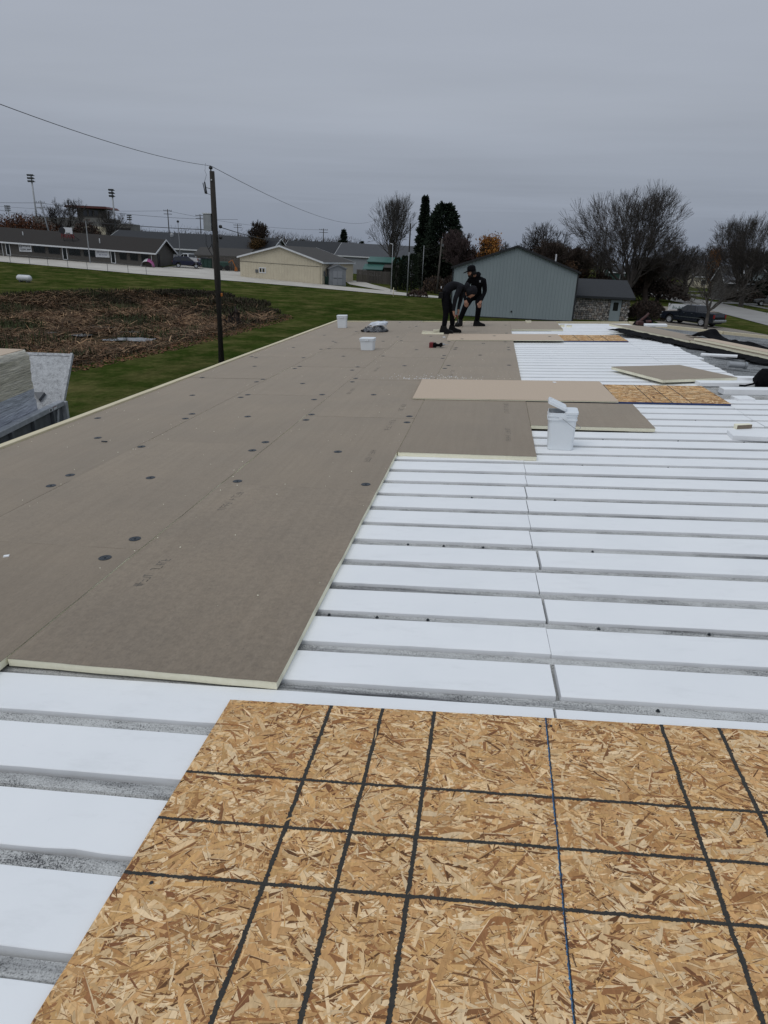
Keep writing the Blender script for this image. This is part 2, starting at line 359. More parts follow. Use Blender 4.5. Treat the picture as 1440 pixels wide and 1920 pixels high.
def mk_lawn():
    m, nt, b = nodes_of('lawn'); b.inputs['Roughness'].default_value = 0.95; b.inputs['Specular IOR Level'].default_value = 0.0
    v = coords(nt, (1, 1, 1), False); st = coords(nt, (0.9, 0.12, 1), False)
    n1 = noise_n(nt, v, 0.05, 5, 0.6); n2 = noise_n(nt, v, 0.45, 8, 0.72); n3 = noise_n(nt, v, 3.5, 8, 0.8); n4 = noise_n(nt, st, 0.8, 5, 0.6)
    c = ramp_n(nt, n1, [(0.35, (0.025, 0.042, 0.008)), (0.65, (0.044, 0.060, 0.013))])
    c = mix_n(nt, ramp_n(nt, n2, [(0.44, (0, 0, 0)), (0.66, (0.85,)*3)]), c, (0.115, 0.104, 0.040))
    c = mix_n(nt, 1.0, c, ramp_n(nt, n3, [(0.25, (0.50,)*3), (0.75, (1.45,)*3)]), 'MULTIPLY')
    c = mix_n(nt, 1.0, c, ramp_n(nt, n4, [(0.3, (0.84,)*3), (0.7, (1.16,)*3)]), 'MULTIPLY')
    a = nt.nodes.new('ShaderNodeAttribute'); a.attribute_name = 'mud'
    mudc = ramp_n(nt, noise_n(nt, v, 0.9, 8, 0.7), [(0.35, (0.022, 0.020, 0.012)), (0.65, (0.075, 0.055, 0.034))])
    c = mix_n(nt, a.outputs['Fac'], c, mudc)
    nt.links.new(c, b.inputs['Base Color']); bump_n(nt, b, n3, 0.6, 0.06)
mk_lawn()
m, nt_, b_ = nodes_of('water'); b_.inputs['Base Color'].default_value = (0.06, 0.065, 0.06, 1); b_.inputs['Roughness'].default_value = 0.03; b_.inputs['IOR'].default_value = 1.33
bump_n(nt_, b_, noise_n(nt_, coords(nt_, (1, 1, 1), False), 6, 3), 0.05, 0.01)
G = MATS

# ================================================================ THE SETTING
POND = np.array([(-18.2, 25.5), (-17.4, 33), (-17.0, 44), (-16.6, 53), (-19, 58), (-27, 66), (-35, 69.5), (-41, 64), (-44, 57), (-46, 45), (-40, 32), (-29, 25)])
def pond_depth(x, y):
    """distance inside the basin outline (negative outside)"""
    x = np.asarray(x, float); y = np.asarray(y, float)
    d = np.full(x.shape, 1e9); ins = np.zeros(x.shape, bool); n = len(POND)
    for i in range(n):
        (x0, y0), (x1, y1) = POND[i], POND[(i+1) % n]
        t = np.clip(((x-x0)*(x1-x0)+(y-y0)*(y1-y0))/((x1-x0)**2+(y1-y0)**2), 0, 1)
        d = np.minimum(d, np.hypot(x-x0-t*(x1-x0), y-y0-t*(y1-y0)))
        c = ((y0 > y) != (y1 > y)); ins ^= c & (x < (x1-x0)*(y-y0)/((y1-y0) if y1 != y0 else 1e-9)+x0)
    return np.where(ins, d, -d)
def sm(t): return np.where(t > 10, t, np.where(t < -10, 0, (t+10)**2/40))
def ground(x, y):
    x = np.asarray(x, float); y = np.asarray(y, float)
    t = np.minimum(sm(y-40), 75)
    z = -3.67 + t*(0.003+0.0006*np.clip(-x, 0, 90))
    s = np.clip((pond_depth(x, y)+1.0)/7.0, 0, 1); return z - 0.85*s*s*(3-2*s)
def gz(x, y): return float(ground(x, y))
xs = np.unique(np.concatenate([np.linspace(-1800, -160, 14), np.arange(-160, -60, 4.), np.arange(-60, 40, 1.25), np.arange(40, 120, 4.), np.linspace(120, 1800, 14)]))
ys = np.unique(np.concatenate([np.linspace(-300, -20, 8), np.arange(-20, 20, 4.), np.arange(20, 80, 1.25), np.arange(80, 240, 4.), np.linspace(240, 3500, 16)]))
GX, GY = np.meshgrid(xs, ys); GZ = ground(GX, GY)
nx, ny = len(xs), len(ys)
V = np.stack([GX.ravel(), GY.ravel(), GZ.ravel()], 1)
I = np.arange(nx*ny).reshape(ny, nx)
F = np.stack([I[:-1, :-1].ravel(), I[:-1, 1:].ravel(), I[1:, 1:].ravel(), I[1:, :-1].ravel()], 1)
me = np_mesh('ground', V, F, G['lawn'])
at = me.attributes.new('mud', 'FLOAT', 'POINT')
mud = np.clip((pond_depth(GX, GY)+0.3)/1.6, 0, 1); at.data.foreach_set('value', mud.ravel().astype('f4'))
me.polygons.foreach_set('use_smooth', [True]*len(me.polygons))
tag(link('ground', me), 'mown green lawn around the buildings', kind='structure')

def strip_sheet(name, A, B, mat, label, dz=0.05, nseg=24, nw=4):
    """sheet between two polylines of equal count, laid on the ground"""
    def res(P):
        P = [Vector((p[0], p[1], 0)) for p in P]; L = [0]
        for a, b in zip(P, P[1:]): L.append(L[-1]+(b-a).length)
        R_ = []
        for i in range(nseg+1):
            s = L[-1]*i/nseg; k = max(j for j in range(len(P)-1) if L[j] <= s+1e-6)
            R_.append(P[k].lerp(P[k+1], (s-L[k])/(L[k+1]-L[k])))
        return R_
    a, b = res(A), res(B); mb = MB(); vs_ = []
    for i in range(nseg+1):
        for k in range(nw+1):
            p = a[i].lerp(b[i], k/nw); vs_.append((p.x, p.y, gz(p.x, p.y)+dz))
    fs = [(i*(nw+1)+k, (i+1)*(nw+1)+k, (i+1)*(nw+1)+k+1, i*(nw+1)+k+1) for i in range(nseg) for k in range(nw)]
    mb.add(vs_, fs); return tag(mb.build(name, G[mat]), label, kind='structure')
strip_sheet('gravel_lane', [(-95, 90.6), (-70.3, 90.7), (-60.4, 90.3), (-46.5, 89.2), (-34, 90.6), (-22.6, 90.2), (-12.6, 89.3), (-6, 90.1)],
            [(-95, 98.6), (-76.5, 99.0), (-67.5, 100.6), (-52, 103.0), (-37, 99.3), (-24, 97.5), (-13.5, 95.6), (-6.6, 94.0)], 'gravel', 'pale gravel lane in front of the low shops', nseg=60)
strip_sheet('parking_lot', [(-51.5, 103.2), (-37.3, 99.4)], [(-52.5, 118), (-38, 112)], 'gravel', 'pale gravel parking area between shops and cream garage', dz=0.04)
strip_sheet('side_path', [(-13.5, 94.6), (-17, 98.5), (-21.2, 103.0), (-24, 112)], [(-13.0, 97.0), (-15.5, 102.5), (-18.5, 107.5), (-21, 113)], 'gravel', 'gravel path past the grey shed', dz=0.06)
strip_sheet('road', [(29.4, 20), (29.0, 73), (29.6, 97), (29.9, 123), (28.8, 150), (30, 230)], [(37.6, 20), (37.0, 73), (36.9, 97), (37.3, 125), (36.5, 152), (39, 232)], 'asphalt', 'grey residential road at right', nseg=50)
strip_sheet('driveway', [(14.0, 60), (16.5, 68.5), (17.2, 70), (17.3, 74)], [(25, 55), (25, 63), (24.0, 66.5), (20.5, 74)], 'driveway', 'tan driveway beside the stone building', nseg=16)
strip_sheet('driveway', [(22.0, 90.4), (29.4, 92.5)], [(23.6, 100.1), (29.4, 101.5)], 'driveway', 'short tan driveway joining the road', nseg=8)
strip_sheet('pavement', [(40.4, 60), (40.4, 180)], [(41.9, 60), (41.9, 180)], 'concrete', 'narrow footpath beyond the road', nseg=40, nw=1)
for yy in (118, 150, 172):
    strip_sheet('driveway', [(37.2, yy), (52, yy+1)], [(37.2, yy+4.5), (52, yy+5.5)], 'concrete', 'house driveway crossing the far lawn', nseg=8, dz=0.07)
# puddles in the basin
PUD = [(-21.4, 38.4, 1.7, 1.1), (-27.4, 41.6, 1.1, .9), (-29.9, 41.8, .6, .6), (-28.6, 46.2, 1.5, .8), (-25.4, 44.6, 1.0, .8), (-24.4, 40.4, .8, .7)]
for i, (cx, cy, rx, ry) in enumerate(PUD):
    mb = MB(); zz = max(gz(cx+dx*rx, cy+dy*ry) for dx in (-1, 0, 1) for dy in (-1, 0, 1))+0.10
    mb.add([(cx+rx*math.cos(a)*(0.75+0.4*noise.noise(Vector((math.cos(a)*1.5, math.sin(a)*1.5, i*3)))), cy+ry*math.sin(a)*(0.8+0.5*noise.noise(Vector((math.cos(a)*2, i, math.sin(a)*2)))), zz) for a in [2*PI*k/28 for k in range(28)]], [tuple(range(28))])
    tag(mb.build('puddle', G['water']), 'shallow puddle among the fallen reeds', kind='structure')

# fallen reeds, weeds and leaf litter in the basin
def blades(n, pick, zlo, zhi, length, width, cols, tilt, name, label, seed):
    r = np.random.default_rng(seed); P = []
    while sum(len(p) for p in P) < n:
        x = r.uniform(-46, -15, 4*n); y = r.uniform(24, 71, 4*n); k = pick(x, y, pond_depth(x, y), r); P.append(np.stack([x[k], y[k]], 1))
    P = np.concatenate(P)[:n]; x, y = P[:, 0], P[:, 1]; z = ground(x, y)+r.uniform(zlo, zhi, n)
    L = r.uniform(*length, n); W = r.uniform(*width, n); az = r.uniform(0, 2*PI, n) if tilt[2] is None else r.normal(tilt[2], 0.7, n)+r.integers(0, 2, n)*PI; el = r.uniform(tilt[0], tilt[1], n)
    d = np.stack([np.cos(az)*np.cos(el), np.sin(az)*np.cos(el), np.sin(el)], 1); s = np.stack([-np.sin(az), np.cos(az), r.uniform(-.6, .6, n)], 1)
    b = np.stack([x, y, z], 1); mid = b+d*L[:, None]*0.55; tip = b+d*L[:, None]; tip[:, 2] -= L*0.18*r.uniform(0, 1, n)
    w = s*W[:, None]
    Vv = np.stack([b-w, b+w, mid+w, mid-w, tip+w*.3, tip-w*.3], 1).reshape(-1, 3)
    o = np.arange(n)[:, None]*6
    Ff = np.concatenate([o+np.array([[0, 1, 2, 3]]), o+np.array([[3, 2, 4, 5]])], 0)
    c = np.array(cols)[r.integers(0, len(cols), n)]*r.uniform(0.6, 1.25, (n, 1))*(0.85+.35*np.sin(x*1.3+np.sin(y)*1.5)*np.sin(y*1.1+.7*x))[:, None]; c = np.concatenate([c, c], 0)
    return tag(link(name, np_mesh(name, Vv, Ff, G['reed'], c)), label, 'reeds', kind='stuff')
def pk_reed(x, y, d, r):
    nz_ = np.sin(x*.55+np.sin(y*.4)*2)+np.sin(y*.7+x*.2); pud = np.zeros(len(x), bool)
    for (cx, cy, rx, ry) in PUD: pud |= ((x-cx)/rx)**2+((y-cy)/ry)**2 < 1.9
    return ~pud & (d > 0.4) & (nz_+r.uniform(-1.3, 1.3, len(x)) > -0.2)
blades(34000, pk_reed, 0.0, 0.22, (0.4, 1.3), (0.010, 0.03), [(0.26, 0.155, 0.085), (0.17, 0.09, 0.048), (0.36, 0.235, 0.135), (0.085, 0.048, 0.027), (0.10, 0.066, 0.036)], (-0.05, 0.45, None), 'fallen_reeds', 'flattened tan reeds covering the wet basin', 11)
blades(16000, lambda x, y, d, r: (d > -0.6) & (d < 5) & ((y > 56) | (r.uniform(0, 1, len(x)) < 0.10)), 0.0, 0.1, (0.15, 0.45), (0.012, 0.03), [(0.040, 0.044, 0.018), (0.055, 0.045, 0.024), (0.04, 0.034, 0.02), (0.075, 0.052, 0.033)], (0.6, 1.5, None), 'rank_weeds', 'dark upright weeds along the far bank of the basin', 12)
blades(9000, lambda x, y, d, r: (np.abs(d+0.1) < 1.1) & (y < 56), 0.0, 0.04, (0.06, 0.16), (0.03, 0.06), [(0.16, 0.07, 0.03), (0.12, 0.05, 0.025), (0.20, 0.11, 0.05), (0.09, 0.04, 0.02)], (-0.2, 0.3, None), 'leaf_litter', 'rusty fallen leaves along the near bank of the basin', 13)
blades(4200, lambda x, y, d, r: (d > 1.0) & (np.sin(x*.5)*np.sin(y*.45+1) > 0.15), 0.0, 0.1, (0.3, 0.8), (0.015, 0.03), [(0.045, 0.06, 0.02), (0.06, 0.07, 0.03)], (0.5, 1.5, None), 'green_sedge', 'green sedge tufts standing in the wet basin', 14)

# ================================================================ THE ROOF UNDER REPAIR
SL = 0.05; AS = math.atan(SL); RIDGE = 4.42; YN, YF = -5.2, 17.55; XL, XR = -3.72, 12.6
PITCH, Y0, SW, SKEW = 0.3048, 0.082, 0.228, 0.038     # rib pitch, front edge of strip zero, strip width, ribs run slightly askew to the boards
def RM(X, Y, h=0.0, rz=0.0, tx=0.0):
    """matrix of something lying on the left slope (h above the board tops); beyond the ridge on the right slope"""
    if X <= RIDGE: z, a = SL*X, -AS
    else: z, a = SL*RIDGE-SL*(X-RIDGE), AS
    return Matrix.Translation((X, Y, z+h)) @ Matrix.Rotation(a, 4, 'Y') @ Matrix.Rotation(rz, 4, 'Z') @ Matrix.Rotation(tx, 4, 'X')
bld = thing('metal_building', 'long low metal building whose ribbed roof is being re-covered', 'building', (0, 0, 0))
PAN, RIBT = -0.092, -0.053
def rib_profile(k0, k1):
    """(y,h) outline of the ribbed sheet from strip k0 to strip k1"""
    P = []
    for k in range(k0, k1):
        y = Y0+k*PITCH; P += [(y+0.004, PAN), (y+SW-0.004, PAN), (y+SW+0.014, RIBT), (y+PITCH-0.014, RIBT)]
    P.append((Y0+k1*PITCH+0.004, PAN)); return P
for k in range(-17, 55, 3):
    prof = rib_profile(k, k+3)
    for side in (0, 1):
        mb = MB(); xa, xb = (XL+0.02, RIDGE) if side == 0 else (RIDGE, XR); n = 10
        def zz(x): return SL*x if x <= RIDGE else SL*RIDGE-SL*(x-RIDGE)
        vs_ = [(xa+(xb-xa)*i/n, y+SKEW*(xa+(xb-xa)*i/n), zz(xa+(xb-xa)*i/n)+h-0.001*(k % 2)) for i in range(n+1) for (y, h) in prof]
        m_ = len(prof)
        mb.add(vs_, [(i*m_+j, (i+1)*m_+j, (i+1)*m_+j+1, i*m_+j+1) for i in range(n) for j in range(m_-1)])
        mb.build('roof_panel', G['peeling_metal' if side == 0 else 'weathered_metal'], bld)
# ridge cap under the strips, walls and eave trim
mb = MB(); mb.box(XL+0.1, XL+0.24, YN+.1, YF-.1, -3.75, XL*SL-0.12); mb.box(XR-.24, XR-.1, YN+.1, YF-.1, -3.75, -0.28)
mb.prism([(XL+.1, -3.75), (XR-.1, -3.75), (XR-.1, -0.3), (RIDGE, 0.09), (XL+.1, -0.31)], YF-.25, YF-.1, 'y'); mb.prism([(XL+.1, -3.75), (XR-.1, -3.75), (XR-.1, -0.3), (RIDGE, 0.09), (XL+.1, -0.31)], YN+.1, YN+.25, 'y')
mb.build('wall', G['siding_grey'], bld)
for i in range(10):                                            # nailer boards along the left edge
    y0 = YN+0.02+i*2.275; y1 = min(y0+2.27, YF); mb = MB(); jx = random.uniform(-.004, .004)
    mb.cbox(-0.042+jx, 0.040+jx, y0, y1, -0.10, 0.016+random.uniform(-.002, .002), 0.004); o = mb.build('edge_board', G['edge_wood'], bld); o.matrix_local = RM(-3.71, 0, 0)
for x0, x1 in ((-3.66, -1.2), (-1.19, 1.25), (1.26, 3.7), (3.71, RIDGE)):
    mb = MB(); mb.cbox(x0, x1, YF-0.065, YF+0.02, -0.09, -0.012, 0.004); o = mb.build('edge_board', G['edge_wood'], bld); o.matrix_local = RM(0, 0, 0)
for x0, x1 in ((RIDGE+.02, 6.9), (6.92, 9.4), (9.42, 12.4)):
    mb = MB(); mb.cbox(x0-RIDGE, x1-RIDGE, YF-0.075, YF+0.02, -0.09, 0.0, 0.004); o = mb.build('edge_board', G['edge_wood'], bld); o.matrix_local = RM(RIDGE, 0, 0) @ Matrix.Rotation(2*AS, 4, 'Y')
# screws left standing in the ribs
sc = MB(); sc.lathe([(0.009, 0), (0.009, 0.002), (0.005, 0.003), (0.005, 0.008), (0.003, 0.009)], 8); scm = sc.mesh('screw', G['plate_steel'])
for k, xs_ in {5: [.34, .56, .80, 1.45], 2: [.06, .30, .55, 1.36, 1.86], -5: [-.36], 8: [.7, 1.3], 11: [1.6, 2.3], 0: [1.5], 14: [1.9, 2.6, 3.2], 17: [2.0, 3.0]}.items():
    for x in xs_:
        o = link('screw', scm, bld, RM(x, Y0+k*PITCH-0.04+SKEW*x, RIBT+0.0005)); o.rotation_euler.x += random.uniform(-.15, .15)

# ---------------------------------------------------------------- insulation boards
T = 0.038
BOARDS = []      # (x0,x1,y0,y1,object)
FS = 0.0016
def board(x0, x1, y0, y1, label, h=0.0, M=None, core='foam_cut_edge', face='grey_facer', t=T, grp='grey insulation boards on the roof', name='insulation_board'):
    g = random.uniform(.0016, .0026); h += random.uniform(-.0018, .0018)
    cx, cy = (x0+x1)/2, (y0+y1)/2; a, b = (x1-x0)/2-g, (y1-y0)/2-g
    o = thing(name, label, 'insulation board', group=grp, M=M if M is not None else RM(cx, cy, h, random.uniform(-.0006, .0006)))
    n = 16; mb = MB()
    # foam core with slightly ragged edges
    ring = []
    for k in range(n): ring.append((-a+2*a*k/n, -b))
    for k in range(n): ring.append((a, -b+2*b*k/n))
    for k in range(n): ring.append((a-2*a*k/n, b))
    for k in range(n): ring.append((-a, b-2*b*k/n))
    rg = [(x+random.uniform(-.0015, .0015), y+random.uniform(-.0015, .0015)) for x, y in ring]
    mb.prism([(x_*(1-.0022/a), y_*(1-.0022/b)) for x_, y_ in rg], -t, -FS-0.0002, 'z'); mb.build('foam_core', G[core], o)
    mb = MB(); rg2 = [(x*1.0005+random.uniform(-.0007, .0007), y*1.0005+random.uniform(-.0007, .0007)) for x, y in rg]
    run = 0                                     # here and there the facer is scuffed back and the foam shows along the joint
    for q_ in range(len(rg2)):
        if run == 0 and random.random() < .035: run = random.randint(1, 4)
        if run and q_ not in (0, n, 2*n, 3*n):
            run -= 1; x_, y_ = rg2[q_]; d_ = random.uniform(.0015, .005)
            if abs(abs(x_)-a) < .004: rg2[q_] = (x_-math.copysign(d_, x_), y_)
            else: rg2[q_] = (x_, y_-math.copysign(d_*.5, y_))
    mb.prism(rg2, -FS, 0.0, 'z'); mb.build('facer', G[face], o)
    BOARDS.append((x0, x1, y0, y1, o)); return o
B, Lb = 1.22, 2.44
def nth(i): return 'nearest' if i == 1 else ordinal(i)
for i in range(7):
    y0 = i*Lb; board(-B, 0, y0, min(y0+Lb, YF-.07), f'grey insulation board, {nth(i+1)} in the row beside the white strips' if i else 'large nearest grey insulation board with a clean pale front edge')
for i in range(8):
    y0 = -1.27+i*Lb; board(-2*B, -B, y0, min(y0+Lb, YF-.07), f'grey insulation board, {nth(i+1)} in the middle row of the three long rows')
for i in range(8):
    y0 = -0.08+(i-1)*Lb
    if i == 0: y0 = -2.52
    board(-3*B, -2*B, y0, min(y0+Lb, YF-.07), f'grey insulation board, {nth(i+1)} in the row along the cream roof edge')
colR = [(3.51, 5.95), (5.95, 8.70), (8.70, 11.10), (11.10, 13.54), (13.54, 15.98), (15.98, YF-.07)]
for i, (a, b) in enumerate(colR):
    board(0, B, a, b, ['short-row grey insulation board left of the open white pail', 'grey insulation board partly under the near tan panel', 'grey insulation board just behind the near tan panel, beside white strips', 'grey insulation board in front of the far tan panel, right of the drill', 'grey insulation board at the feet of the two workers', 'grey insulation board under the standing worker by the far roof edge'][i])
board(B, 2*B+.01, 4.70, 5.93, 'half-size grey insulation board right behind the open white pail')
board(B, 2*B+.04, 15.10, YF-.07, 'grey insulation board at the far roof edge with a foam scrap on it')
D0 = Matrix.Translation((3.43, 8.33, SL*3.43+0.024)) @ Matrix.Rotation(-AS, 4, 'Y') @ Matrix.Rotation(math.radians(23), 4, 'Z') @ Matrix.Rotation(math.radians(1.2), 4, 'Y')
board(-.61, .61, -.64, .64, 'loose square grey insulation board lying askew on the white strips', M=D0, t=0.042)
BOARDS.pop()
# round fastener plates pressed into the boards
pl = MB(); pl.lathe([(0.0365, 0), (0.0365, 0.0016), (0.030, 0.0028), (0.026, 0.0016), (0.020, 0.0026), (0.010, 0.0012), (0.006, 0.0012), (0.006, 0.004), (0.003, 0.0045)], 20); plm = pl.mesh('fastener_plate', G['plate_steel'])
PLATES = [(-3.49, 4.5), (-3.45, 4.81), (-2.99, 3.67), (-2.53, 2.5), (-2.51, 2.22), (-2.39, 3.4), (-2.27, 3.61), (-1.84, 2.51), (-1.33, 1.32), (-1.36, 1.03), (-2.5, 4.59), (-2.53, 4.83), (-3.01, 5.91), (-3.46, 7.27), (-1.85, 4.77), (-1.31, 3.4), (-1.12, 2.52), (-1.29, 3.71), (-1.17, 4.95), (-1.16, 4.68), (-0.53, 3.46), (-0.11, 2.57), (-0.07, 4.98), (-0.06, 4.69), (-2.33, 5.84), (-2.3, 6.02), (-2.52, 6.99), (-2.50, 7.22), (-1.82, 6.92), (-1.36, 5.8), (-1.34, 6.13), (-0.68, 6.19), (-2.33, 8.28), (-2.31, 8.51), (-1.16, 7.42), (-1.15, 7.12), (-1.37, 8.2), (-1.35, 8.54), (-1.86, 9.8), (-1.15, 9.88), (-1.52, 12.23), (-1.15, 12.36), (-0.61, 8.73), (-0.65, 10.83), (-0.06, 10.02), (-0.06, 9.67), (0.1, 8.82), (-0.12, 12.23), (0.08, 10.97), (0.09, 11.22), (0.58, 10.15), (1.1, 10.96), (1.1, 11.38), (1.05, 12.30), (1.07, 8.94), (0.06, 8.5), (-2.53, 9.53), (-3.39, 9.46), (-3.52, 9.59), (-3.06, 8.45), (-3.14, 10.98), (-2.6, 12.16), (-2.50, 11.97), (-2.52, 10.77), (-2.38, 10.86), (-1.9, 14.3), (-1.33, 13.1), (-0.6, 13.3), (-1.2, 15.7), (-1.36, 15.5), (-2.52, 14.3), (-3.1, 13.4), (-0.08, 14.8), (0.6, 12.0), (-0.5, 16.2), (-1.8, 16.9), (0.2, 16.6), (1.1, 14.1), (1.1, 16.2), (0.3, 13.1)]
for (x, y) in PLATES:
    for (x0, x1, y0, y1, o) in BOARDS:
        if x0+.01 < x < x1-.01 and y0+.01 < y < y1-.01:
            link('fastener_plate', plm, o, Matrix.Translation((x-(x0+x1)/2, y-(y0+y1)/2, 0.0006)) @ Matrix.Rotation(random.uniform(0, 3), 4, 'Z')); break
# faint printed stamps (worn, unreadable)
def stamp(x, ya, yb, seed):
    r = random.Random(seed); mb = MB(); words = [(0, .42), (.55, 1)]; z = 0.0007; hw = 0.024
    for a, b in words:
        n = 5; 
        for k in range(n):
            c0 = ya+(yb-ya)*(a+(b-a)*k/n); wd = (yb-ya)*(b-a)/n*0.7; t = 0.0042
            for s in range(r.choice((2, 3, 3))):
                if r.random() < .5:
                    yy = c0+r.choice((0, wd*.5, wd))-t/2; mb.quad((-hw, yy, z), (hw, yy, z), (hw, yy+t, z), (-hw, yy+t, z))
                else:
                    xx = r.choice((-hw, 0, hw))-t/2; mb.quad((xx, c0, z+.0001), (xx+t, c0, z+.0001), (xx+t, c0+wd, z+.0001), (xx, c0+wd, z+.0001))
    return mb
for i, (x, a, b) in enumerate([(-1.0, .72, 1.08), (-1.0, 1.88, 2.28), (-.22, 3.17, 3.57), (-.22, 4.31, 4.80), (.985, 4.02, 4.54), (.985, 5.25, 5.84), (.2, 7.72, 8.34), (-.21, 5.26, 5.63), (-1.0, 8.12, 8.57), (-1.02, 6.2, 6.6)]):
    for (x0, x1, y0, y1, o) in BOARDS:
        if x0 < x < x1 and y0 < (a+b)/2 < y1: stamp(x, a, b, i).build('printed_stamp', G['stamp_ink'], o, M=Matrix.Translation((x-(x0+x1)/2, -(y0+y1)/2, 0.0)))['kind'] = 'stuff'; break

# ---------------------------------------------------------------- white foam strips between the ribs
ST = -0.040
def foam_strip(x0, x1, k, label, y_off=0.0, group='white foam strips between the roof ribs'):
    SW = 0.229-random.choice((0, .002, .004, .009)); y0 = Y0+k*PITCH+y_off+random.uniform(-.003, .003); L = x1-x0; mb = MB(); b = 0.0025; n = 26
    h = random.uniform(-.0025, .0025); sk = random.uniform(-.004, .004)
    prof = [(0, -0.048), (0, -b), (b, 0), (SW-b, 0), (SW, -b), (SW, -0.048)]; vs_ = []
    for i in range(n+1):
        x = -L/2+L*i/n; e = random.uniform(-.0010, .0010); nk = random.uniform(.004, .010) if random.random() < .035 else 0
        ex = random.uniform(-.002, .002) if i in (0, n) else 0
        for (y, z) in prof: vs_.append((x+ex, y-SW/2+(e+nk if y < SW/2 else e*.5), z-(nk*.4 if z > -.01 and y < SW/2 else 0)))
    fs = [(i*6+j, i*6+j+1, (i+1)*6+j+1, (i+1)*6+j) for i in range(n) for j in range(5)]+[(5, 4, 3, 2, 1, 0), tuple(n*6+j for j in range(6))]
    mb.add(vs_, fs); o = mb.build('foam_strip', G['white_foam'], M=RM((x0+x1)/2, y0+SW/2+SKEW*(x0+x1)/2, ST+h, SKEW+sk/L))
    return tag(o, label, 'foam strip', group)
J1, J2 = 1.105, 3.60
cnt = 0
for k in range(-7, 56):
    y = Y0+k*PITCH; yc = y+SW/2
    segs = []
    if yc < 0.0:                                           # beside and under the near wood sheet
        segs = [(-2.25, 0.2)] if k < -1 else [(-2.2, J1), (J1+.004, J2)]
    else:
        left = -0.25 if yc < 4.1 else (1.0 if not (4.6 < yc < 5.95 or yc > 15.0) else 2.2)
        gap = 0.013 if k in (0, 2, 4) else random.choice((0.0008, 0.0008, 0.0015, 0.003)); j1 = J1+random.uniform(-.015, .012); j2 = J2+random.uniform(-.015, .02)
        rgt = RIDGE-0.02+random.uniform(-.09, .03)
        if left < J1-.2: segs.append((left, j1))
        if 6.45 < yc < 7.5: segs.append((max(left, j1+gap), 3.62))            # strips missing here, bare ribs show
        else:
            segs.append((max(left, j1+gap), j2)); 
            if yc < 17: segs.append((j2+0.004, rgt))
    n = k+1 if yc >= 0 else -k
    for (a, b) in segs:
        if yc < 0:
            lab = f'white foam strip left of the near wood sheet, {ordinal(n)} below the big grey board' if a < 0 and k < -1 else 'white foam strip along the top edge of the near wood sheet, ' + ('left part' if a < 0 else 'right part')
        else:
            part = 'left of the first joint' if b < 1.3 else ('between the two joints' if b < 3.7 else 'at the ridge end')
            lab = f'white foam strip, {ordinal(n)} row beyond the wood sheet, {part}'
        foam_strip(a, b, k, lab)

# ---------------------------------------------------------------- oriented strand board sheets
OSBC = np.array([(0.70, 0.43, 0.185), (0.80, 0.57, 0.32), (0.62, 0.365, 0.16), (0.50, 0.27, 0.11), (0.89, 0.68, 0.43), (0.68, 0.41, 0.19), (0.37, 0.175, 0.07), (0.76, 0.50, 0.25), (0.25, 0.11, 0.05), (0.85, 0.62, 0.365)])
def osb_strands(L, W, n, seed, big=1.0):
    r = np.random.default_rng(seed)
    c = np.stack([r.uniform(0, L, n), r.uniform(0, W, n)], 1)
    ln = np.clip(r.lognormal(-3.08, 0.5, n), 0.015, 0.14)*big; wd = ln*r.uniform(0.08, 0.32, n); wd = np.clip(wd, 0.0025, 0.022*big)
    az = r.normal(0, 0.75, n)+(r.random(n) < .12)*r.uniform(0, PI, n)
    d = np.stack([np.cos(az), np.sin(az)], 1); s = np.stack([-d[:, 1], d[:, 0]], 1)
    lay = np.sort(r.uniform(0, 0.0011, n)); tl = r.normal(0, 0.00022, (n, 1))
    q = [(-.5, -.35), (-.15, -.5), (.42, -.42), (.5, .2), (.1, .5), (-.46, .4)]
    P = np.zeros((n, 6, 3))
    for k, (a, b) in enumerate(q):
        aa = a*(1+r.normal(0, .13, n)); bb = b*(1+r.normal(0, .22, n))
        P[:, k, :2] = c+d*(ln*aa)[:, None]+s*(wd*bb)[:, None]; P[:, k, 2] = lay+tl[:, 0]*np.sign(b)
    P[:, :, 0] = np.clip(P[:, :, 0], 0.0005, L-.0005); P[:, :, 1] = np.clip(P[:, :, 1], 0.0005, W-.0005)
    w_ = np.array([.17, .16, .14, .085, .13, .13, .045, .09, .022, .085]); col = OSBC[r.choice(10, n, p=w_/w_.sum())]*r.uniform(0.78, 1.10, (n, 1))*np.array([[1.0, .955, .90]])
    # dark offset copies under many strands: edge shade painted as colour
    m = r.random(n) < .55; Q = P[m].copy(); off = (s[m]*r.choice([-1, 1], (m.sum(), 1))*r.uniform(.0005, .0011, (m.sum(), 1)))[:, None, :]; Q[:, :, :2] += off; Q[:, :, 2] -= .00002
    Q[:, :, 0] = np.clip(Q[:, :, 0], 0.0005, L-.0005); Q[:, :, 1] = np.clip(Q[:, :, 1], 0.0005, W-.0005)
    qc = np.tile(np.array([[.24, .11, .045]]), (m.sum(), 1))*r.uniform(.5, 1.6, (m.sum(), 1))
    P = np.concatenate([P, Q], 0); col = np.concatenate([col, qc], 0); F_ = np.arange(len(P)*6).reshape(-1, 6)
    return P.reshape(-1, 3), F_, col
